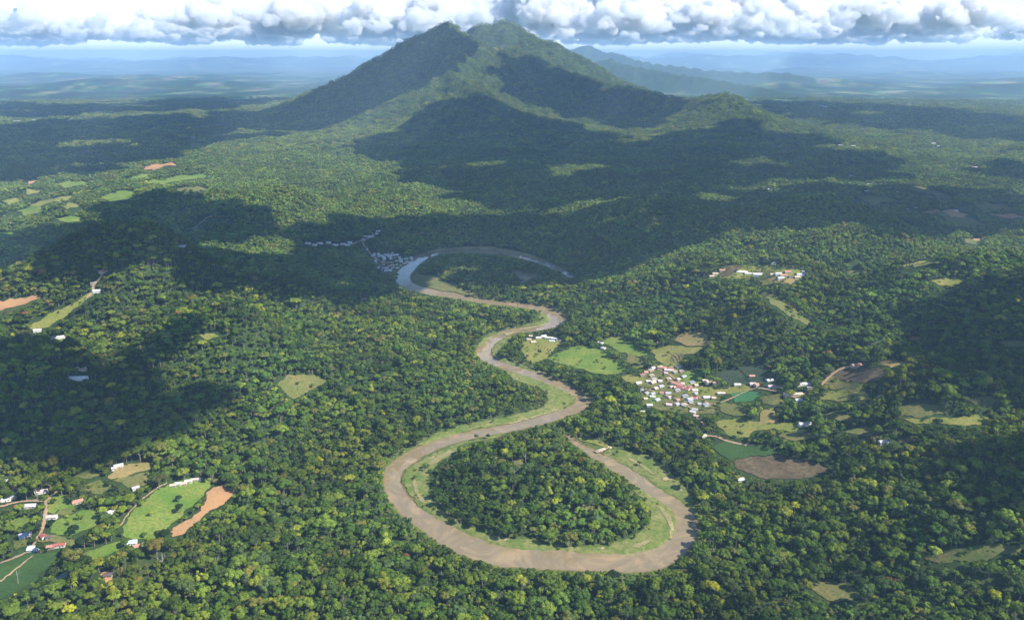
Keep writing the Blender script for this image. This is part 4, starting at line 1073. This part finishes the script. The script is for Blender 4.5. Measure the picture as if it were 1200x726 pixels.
# ------------------------------------------------------------------ landing stage on the right river bank
ax, ay, az = (float(v[0]) for v in march(700, 530)); bx, by, bz = (float(v[0]) for v in march(716, 523))
ln = math.hypot(bx-ax, by-ay); ang = math.atan2(by-ay, bx-ax)
t = empty('landing_stage', (ax, ay, 0), ang); tag(t, 'pale timber landing stage on posts at the right river bank', 'jetty')
link('deck', boxes('deck', [(-4, -3.7+k*1.1, 1.9, ln, -2.7+k*1.1, 2.2) for k in range(7)], M['timber']), t)
link('beam', boxes('beam', [(-1.5, -2.2, 1.5, ln-.5, -1.9, 1.898), (-1.5, 1.9, 1.5, ln-.5, 2.2, 1.898)], M['timber']), t)
PST = boxes('post', [(-.2, -.2, -3, .2, .2, 1.498)], M['timber'])
for xx in (-.8, ln*.33, ln*.7):
    for yy in (-2.05, 2.05):
        o = link('post', PST, t); o.location = (xx, yy, 0)

# ------------------------------------------------------------------ clouds
m, N, L, P = new_mat('cloud'); M['cloud'] = m
N.remove(P); df = N.new('ShaderNodeBsdfDiffuse'); tr = N.new('ShaderNodeBsdfTranslucent'); mx = N.new('ShaderNodeMixShader'); mx.inputs[0].default_value = .5
df.inputs[0].default_value = (.95, .95, .95, 1); tr.inputs[0].default_value = (.95, .95, .95, 1)
L.new(df.outputs[0], mx.inputs[1]); L.new(tr.outputs[0], mx.inputs[2]); L.new(mx.outputs[0], N['Material Output'].inputs['Surface'])
m, N, L, P = new_mat('cloud_vapour'); M['vapour'] = m; N.remove(P)
pv = N.new('ShaderNodeVolumePrincipled'); pv.inputs['Density'].default_value = .0042; pv.inputs['Color'].default_value = (.972, .974, .98, 1); pv.inputs['Anisotropy'].default_value = .2
L.new(pv.outputs[0], N['Material Output'].inputs['Volume'])
# cloud shadows seen on the ground; the clouds that cast them drift between the ground and the sun
SHADE = [
 [(0,208),(-60,215),(-60,150),(0,152),(60,141),(140,138),(230,136),(300,128),(345,120),(390,100),(440,66),(480,48),(505,33),(525,22),(540,38),(556,62),(580,82),(600,70),(628,86),(675,106),(700,108),(767,119),(785,121),(775,125),(760,140),(745,155),(735,150),(693,136),(660,137),(640,125),(600,105),(585,90),(570,78),(550,62),(520,52),(507,50),(515,70),(525,80),(510,90),(490,102),(470,112),(440,125),(400,140),(350,152),(320,160),(290,160),(240,168),(180,186),(120,196),(60,206)],
 [(415,175),(450,160),(483,143),(517,127),(555,118),(600,130),(620,140),(660,146),(690,156),(720,166),(738,175),(775,166),(790,151),(830,160),(862,146),(872,128),(900,140),(950,163),(1000,178),(1060,203),(1110,224),(1200,233),(1260,236),(1260,262),(1200,266),(1130,272),(1060,276),(1000,264),(955,256),(900,263),(850,263),(800,258),(760,248),(700,256),(640,262),(600,256),(560,234),(530,225),(490,205),(460,186),(440,179)],
 [(-40,278),(0,276),(40,271),(75,266),(110,251),(140,241),(170,229),(200,231),(240,240),(275,243),(300,251),(340,249),(380,256),(430,262),(480,262),(540,257),(600,261),(650,265),(720,250),(800,262),(845,268),(800,284),(765,300),(720,312),(670,326),(640,330),(590,334),(560,326),(575,312),(530,310),(500,318),(495,330),(480,336),(440,345),(400,350),(340,345),(290,340),(250,330),(212,313),(190,300),(165,297),(140,305),(100,320),(60,325),(30,310),(-40,306)],
 [(-40,414),(0,412),(67,406),(110,428),(143,418),(187,402),(217,395),(228,418),(220,445),(242,456),(236,472),(200,490),(170,505),(130,520),(80,533),(30,545),(-40,556)],
 [(1065,366),(1085,352),(1120,346),(1200,330),(1260,326),(1260,480),(1190,480),(1140,462),(1090,440),(1065,415)],
 [(1110,545),(1150,525),(1260,520),(1260,600),(1170,612),(1120,590)],
  [(870,133),(930,136),(1000,146),(1080,156),(1200,166),(1260,166),(1260,140),(1200,140),(1100,128),(1000,122),(920,118),(880,120)],
 [(1160,197),(1200,190),(1260,188),(1260,206),(1200,206)],
 [(0,120),(80,124),(180,120),(260,112),(330,108),(330,116),(260,128),(140,132),(0,138)],
 [(0,96),(120,98),(260,92),(300,95),(200,104),(60,108),(0,106)],
 [(900,92),(1040,96),(1200,100),(1200,110),(1060,106),(920,102)],
]
CZ = 1560.0
def sun_march(x, y):
    """ground point shaded by a cloud piece at (x, y, CZ)"""
    lo = np.zeros(x.shape); hi = np.full(x.shape, CZ+50)/SUN[2]
    h0 = np.zeros(x.shape)
    for _ in range(6):
        t = (CZ-h0)/SUN[2]; gx = x-SUN[0]*t; gy = y-SUN[1]*t; h0 = .5*h0+.5*np.maximum(height(gx, gy), 0)
    t = (CZ-h0)/SUN[2]
    return x-SUN[0]*t, y-SUN[1]*t, h0
def puff_mesh(name, cen, rad, seed, flat=.62, base=ICO2, bottom=None):
    r = np.random.default_rng(seed); V0, F0 = base; n = len(cen)
    rot = r.uniform(0, 2*math.pi, n)
    V = V0[None]*np.asarray(rad)[:,None,None]
    c, s = np.cos(rot)[:,None], np.sin(rot)[:,None]
    x = V[:,:,0]*c-V[:,:,1]*s; y = V[:,:,0]*s+V[:,:,1]*c; z = V[:,:,2]*flat
    q = np.stack([x, y, z], -1)+np.asarray(cen)[:,None,:]
    rr = np.asarray(rad)[:,None]
    # billows, continuous over neighbouring puffs
    nv = np.stack([x, y, z/flat], -1)/rr[:,:,None]
    b = 0
    for f, a in ((1.1, .28), (2.7, .22), (6.0, .14)):
        b = b + a*(1-2*np.abs(noise2(q[:,:,0]/rr*f+q[:,:,2]/rr*f*.7, q[:,:,1]/rr*f-q[:,:,2]/rr*f*.5)))
    q = q + nv*rr[:,:,None]*b[:,:,None]*.8
    if bottom is not None: q[:,:,2] = np.maximum(q[:,:,2], bottom[:,None]+.16*(q[:,:,2]-bottom[:,None]))
    F = (F0[None]+np.arange(n)[:,None,None]*len(V0)).reshape(-1, 3)
    return mesh_np(name, q.reshape(-1, 3), F, [M['cloud']], smooth=True)
cen, crad = [], []
for y0, y1, st in ((500, 1900, 45), (1900, 3600, 75), (3600, 6500, 120), (6500, 12500, 170)):
    xs = np.arange(-y1*.8, y1*.8+1900, st); ys = np.arange(y0, y1, st)
    X, Y = np.meshgrid(xs, ys); X = X.ravel(); Y = Y.ravel()
    X = X+SUN[0]/SUN[2]*CZ; Y = Y+SUN[1]/SUN[2]*CZ         # grid laid out over the shaded ground, lifted towards the sun
    X = X+rng.uniform(-.3, .3, X.size)*st; Y = Y+rng.uniform(-.3, .3, Y.size)*st
    gx, gy, gh = sun_march(X, Y)
    qx, qy, _ = project(gx, gy, gh+8)
    k = np.zeros(X.shape, bool)
    for poly in SHADE: k |= inpoly(qx, qy, poly)
    k &= (np.abs(gx) < gy*.75) & ((fbm(gx/200, gy/200, 3) > -.16) | (gy > 2300)) & ((fbm(gx/560+5, gy/560, 3) > -.15) | (gy < 2300))
    k &= ~((X > -1480) & (X < -680) & (Y > 7400) & (Y < 10300)) & ~((X > -20) & (X < 400) & (Y > 8100) & (Y < 9700))      # gaps cut into the clouds so the far loop and pond mirror bright sky
    cen.append(np.column_stack([X, Y, np.full(X.shape, CZ)+rng.uniform(-.15, .25, X.size)*st])[k]); crad.append(np.full(k.sum(), st*.92)*rng.uniform(.85, 1.1, k.sum()))
cen = np.concatenate(cen); crad = np.concatenate(crad)
print('shade puffs', len(cen))
tag(link('clouds', puff_mesh('clouds', cen, crad, 1)), 'broken low cloud drifting over the valley and mountain', 'clouds', kind='stuff')

# cloud bank over the horizon
cen, crad, bot = [], [], []
rc = np.random.default_rng(17)
for i in range(210):
    big_ = i < 75
    Y = (38000 if big_ else 30000)+40000*rc.uniform(); az = rc.uniform(-.68, .68); X = Y*math.tan(az)
    base = 1700+rc.uniform(0, 550); Rb = (rc.uniform(900, 2600) if big_ else rc.uniform(250, 800))*(.5+Y/90000); Hh = Rb*rc.uniform(.6, 1.25)
    lobes = [(0, 0, 1.0)]+[(rc.uniform(-1.3, 1.3)*Rb, rc.uniform(-.6, .6)*Rb, rc.uniform(.35, .8)) for _ in range(int(rc.integers(1, 4)))]
    for lx, ly, ls in lobes:
        for j in range(int(14+16*ls)):
            a = rc.uniform(0, 2*math.pi); q = math.sqrt(rc.uniform()); el = rc.uniform(0, 1)
            rr_ = Rb*ls; zr = Hh*ls*el*math.sqrt(max(0, 1-(q*.9)**2)); pr = rr_*rc.uniform(.2, .42)*(1.1-.45*el)
            cen.append((X+lx+rr_*.8*q*math.cos(a)*(1-.35*el), Y+ly+rr_*.8*q*math.sin(a)*(1-.35*el), base+.3*pr+zr)); crad.append(pr); bot.append(base+rc.uniform(-90, 160))
cbm = puff_mesh('cloud_bank', np.array(cen), np.array(crad), 2, .66, ICO3, np.array(bot)); cbm.materials.clear(); cbm.materials.append(M['vapour'])
cb = link('cloud_bank', cbm)
md = cb.modifiers.new('merge', 'REMESH'); md.mode = 'VOXEL'; md.voxel_size = 62
for nm_, sz, stg in (('billow', 800, 900), ('curl', 260, 330)):
    tx_ = bpy.data.textures.new(nm_, 'CLOUDS'); tx_.noise_scale = sz; tx_.noise_depth = 3; tx_.noise_basis = 'BLENDER_ORIGINAL'
    dm = cb.modifiers.new(nm_, 'DISPLACE'); dm.texture = tx_; dm.texture_coords = 'GLOBAL'; dm.strength = stg; dm.mid_level = .5
tag(cb, 'bank of white cumulus over the hazy horizon', 'clouds', kind='stuff')

# ------------------------------------------------------------------ air
HX, HY0, HY1 = 88000.0, -6000.0, 88500.0
hm = boxes('haze', [(-HX, HY0, -8, HX, HY1, HAZE_TOP)], None) if False else None
bm = bmesh.new(); bmesh.ops.create_cube(bm, size=1)
for v in bm.verts: v.co = ((v.co.x)*2*HX, HY0+(v.co.y+.5)*(HY1-HY0), -8+(v.co.z+.5)*(HAZE_TOP+8))
me = bpy.data.meshes.new('haze'); bm.to_mesh(me); bm.free()
m = bpy.data.materials.new('haze_air'); m.use_nodes = True; N = m.node_tree.nodes; L = m.node_tree.links
N.remove(N['Principled BSDF'])
pv = N.new('ShaderNodeVolumePrincipled'); pv.inputs['Density'].default_value = HAZE_DENSITY; pv.inputs['Color'].default_value = (.45, .69, 1.0, 1); pv.inputs['Anisotropy'].default_value = 0.0
L.new(pv.outputs[0], N['Material Output'].inputs['Volume'])
me.materials.append(m); tag(link('haze', me), kind='stuff')
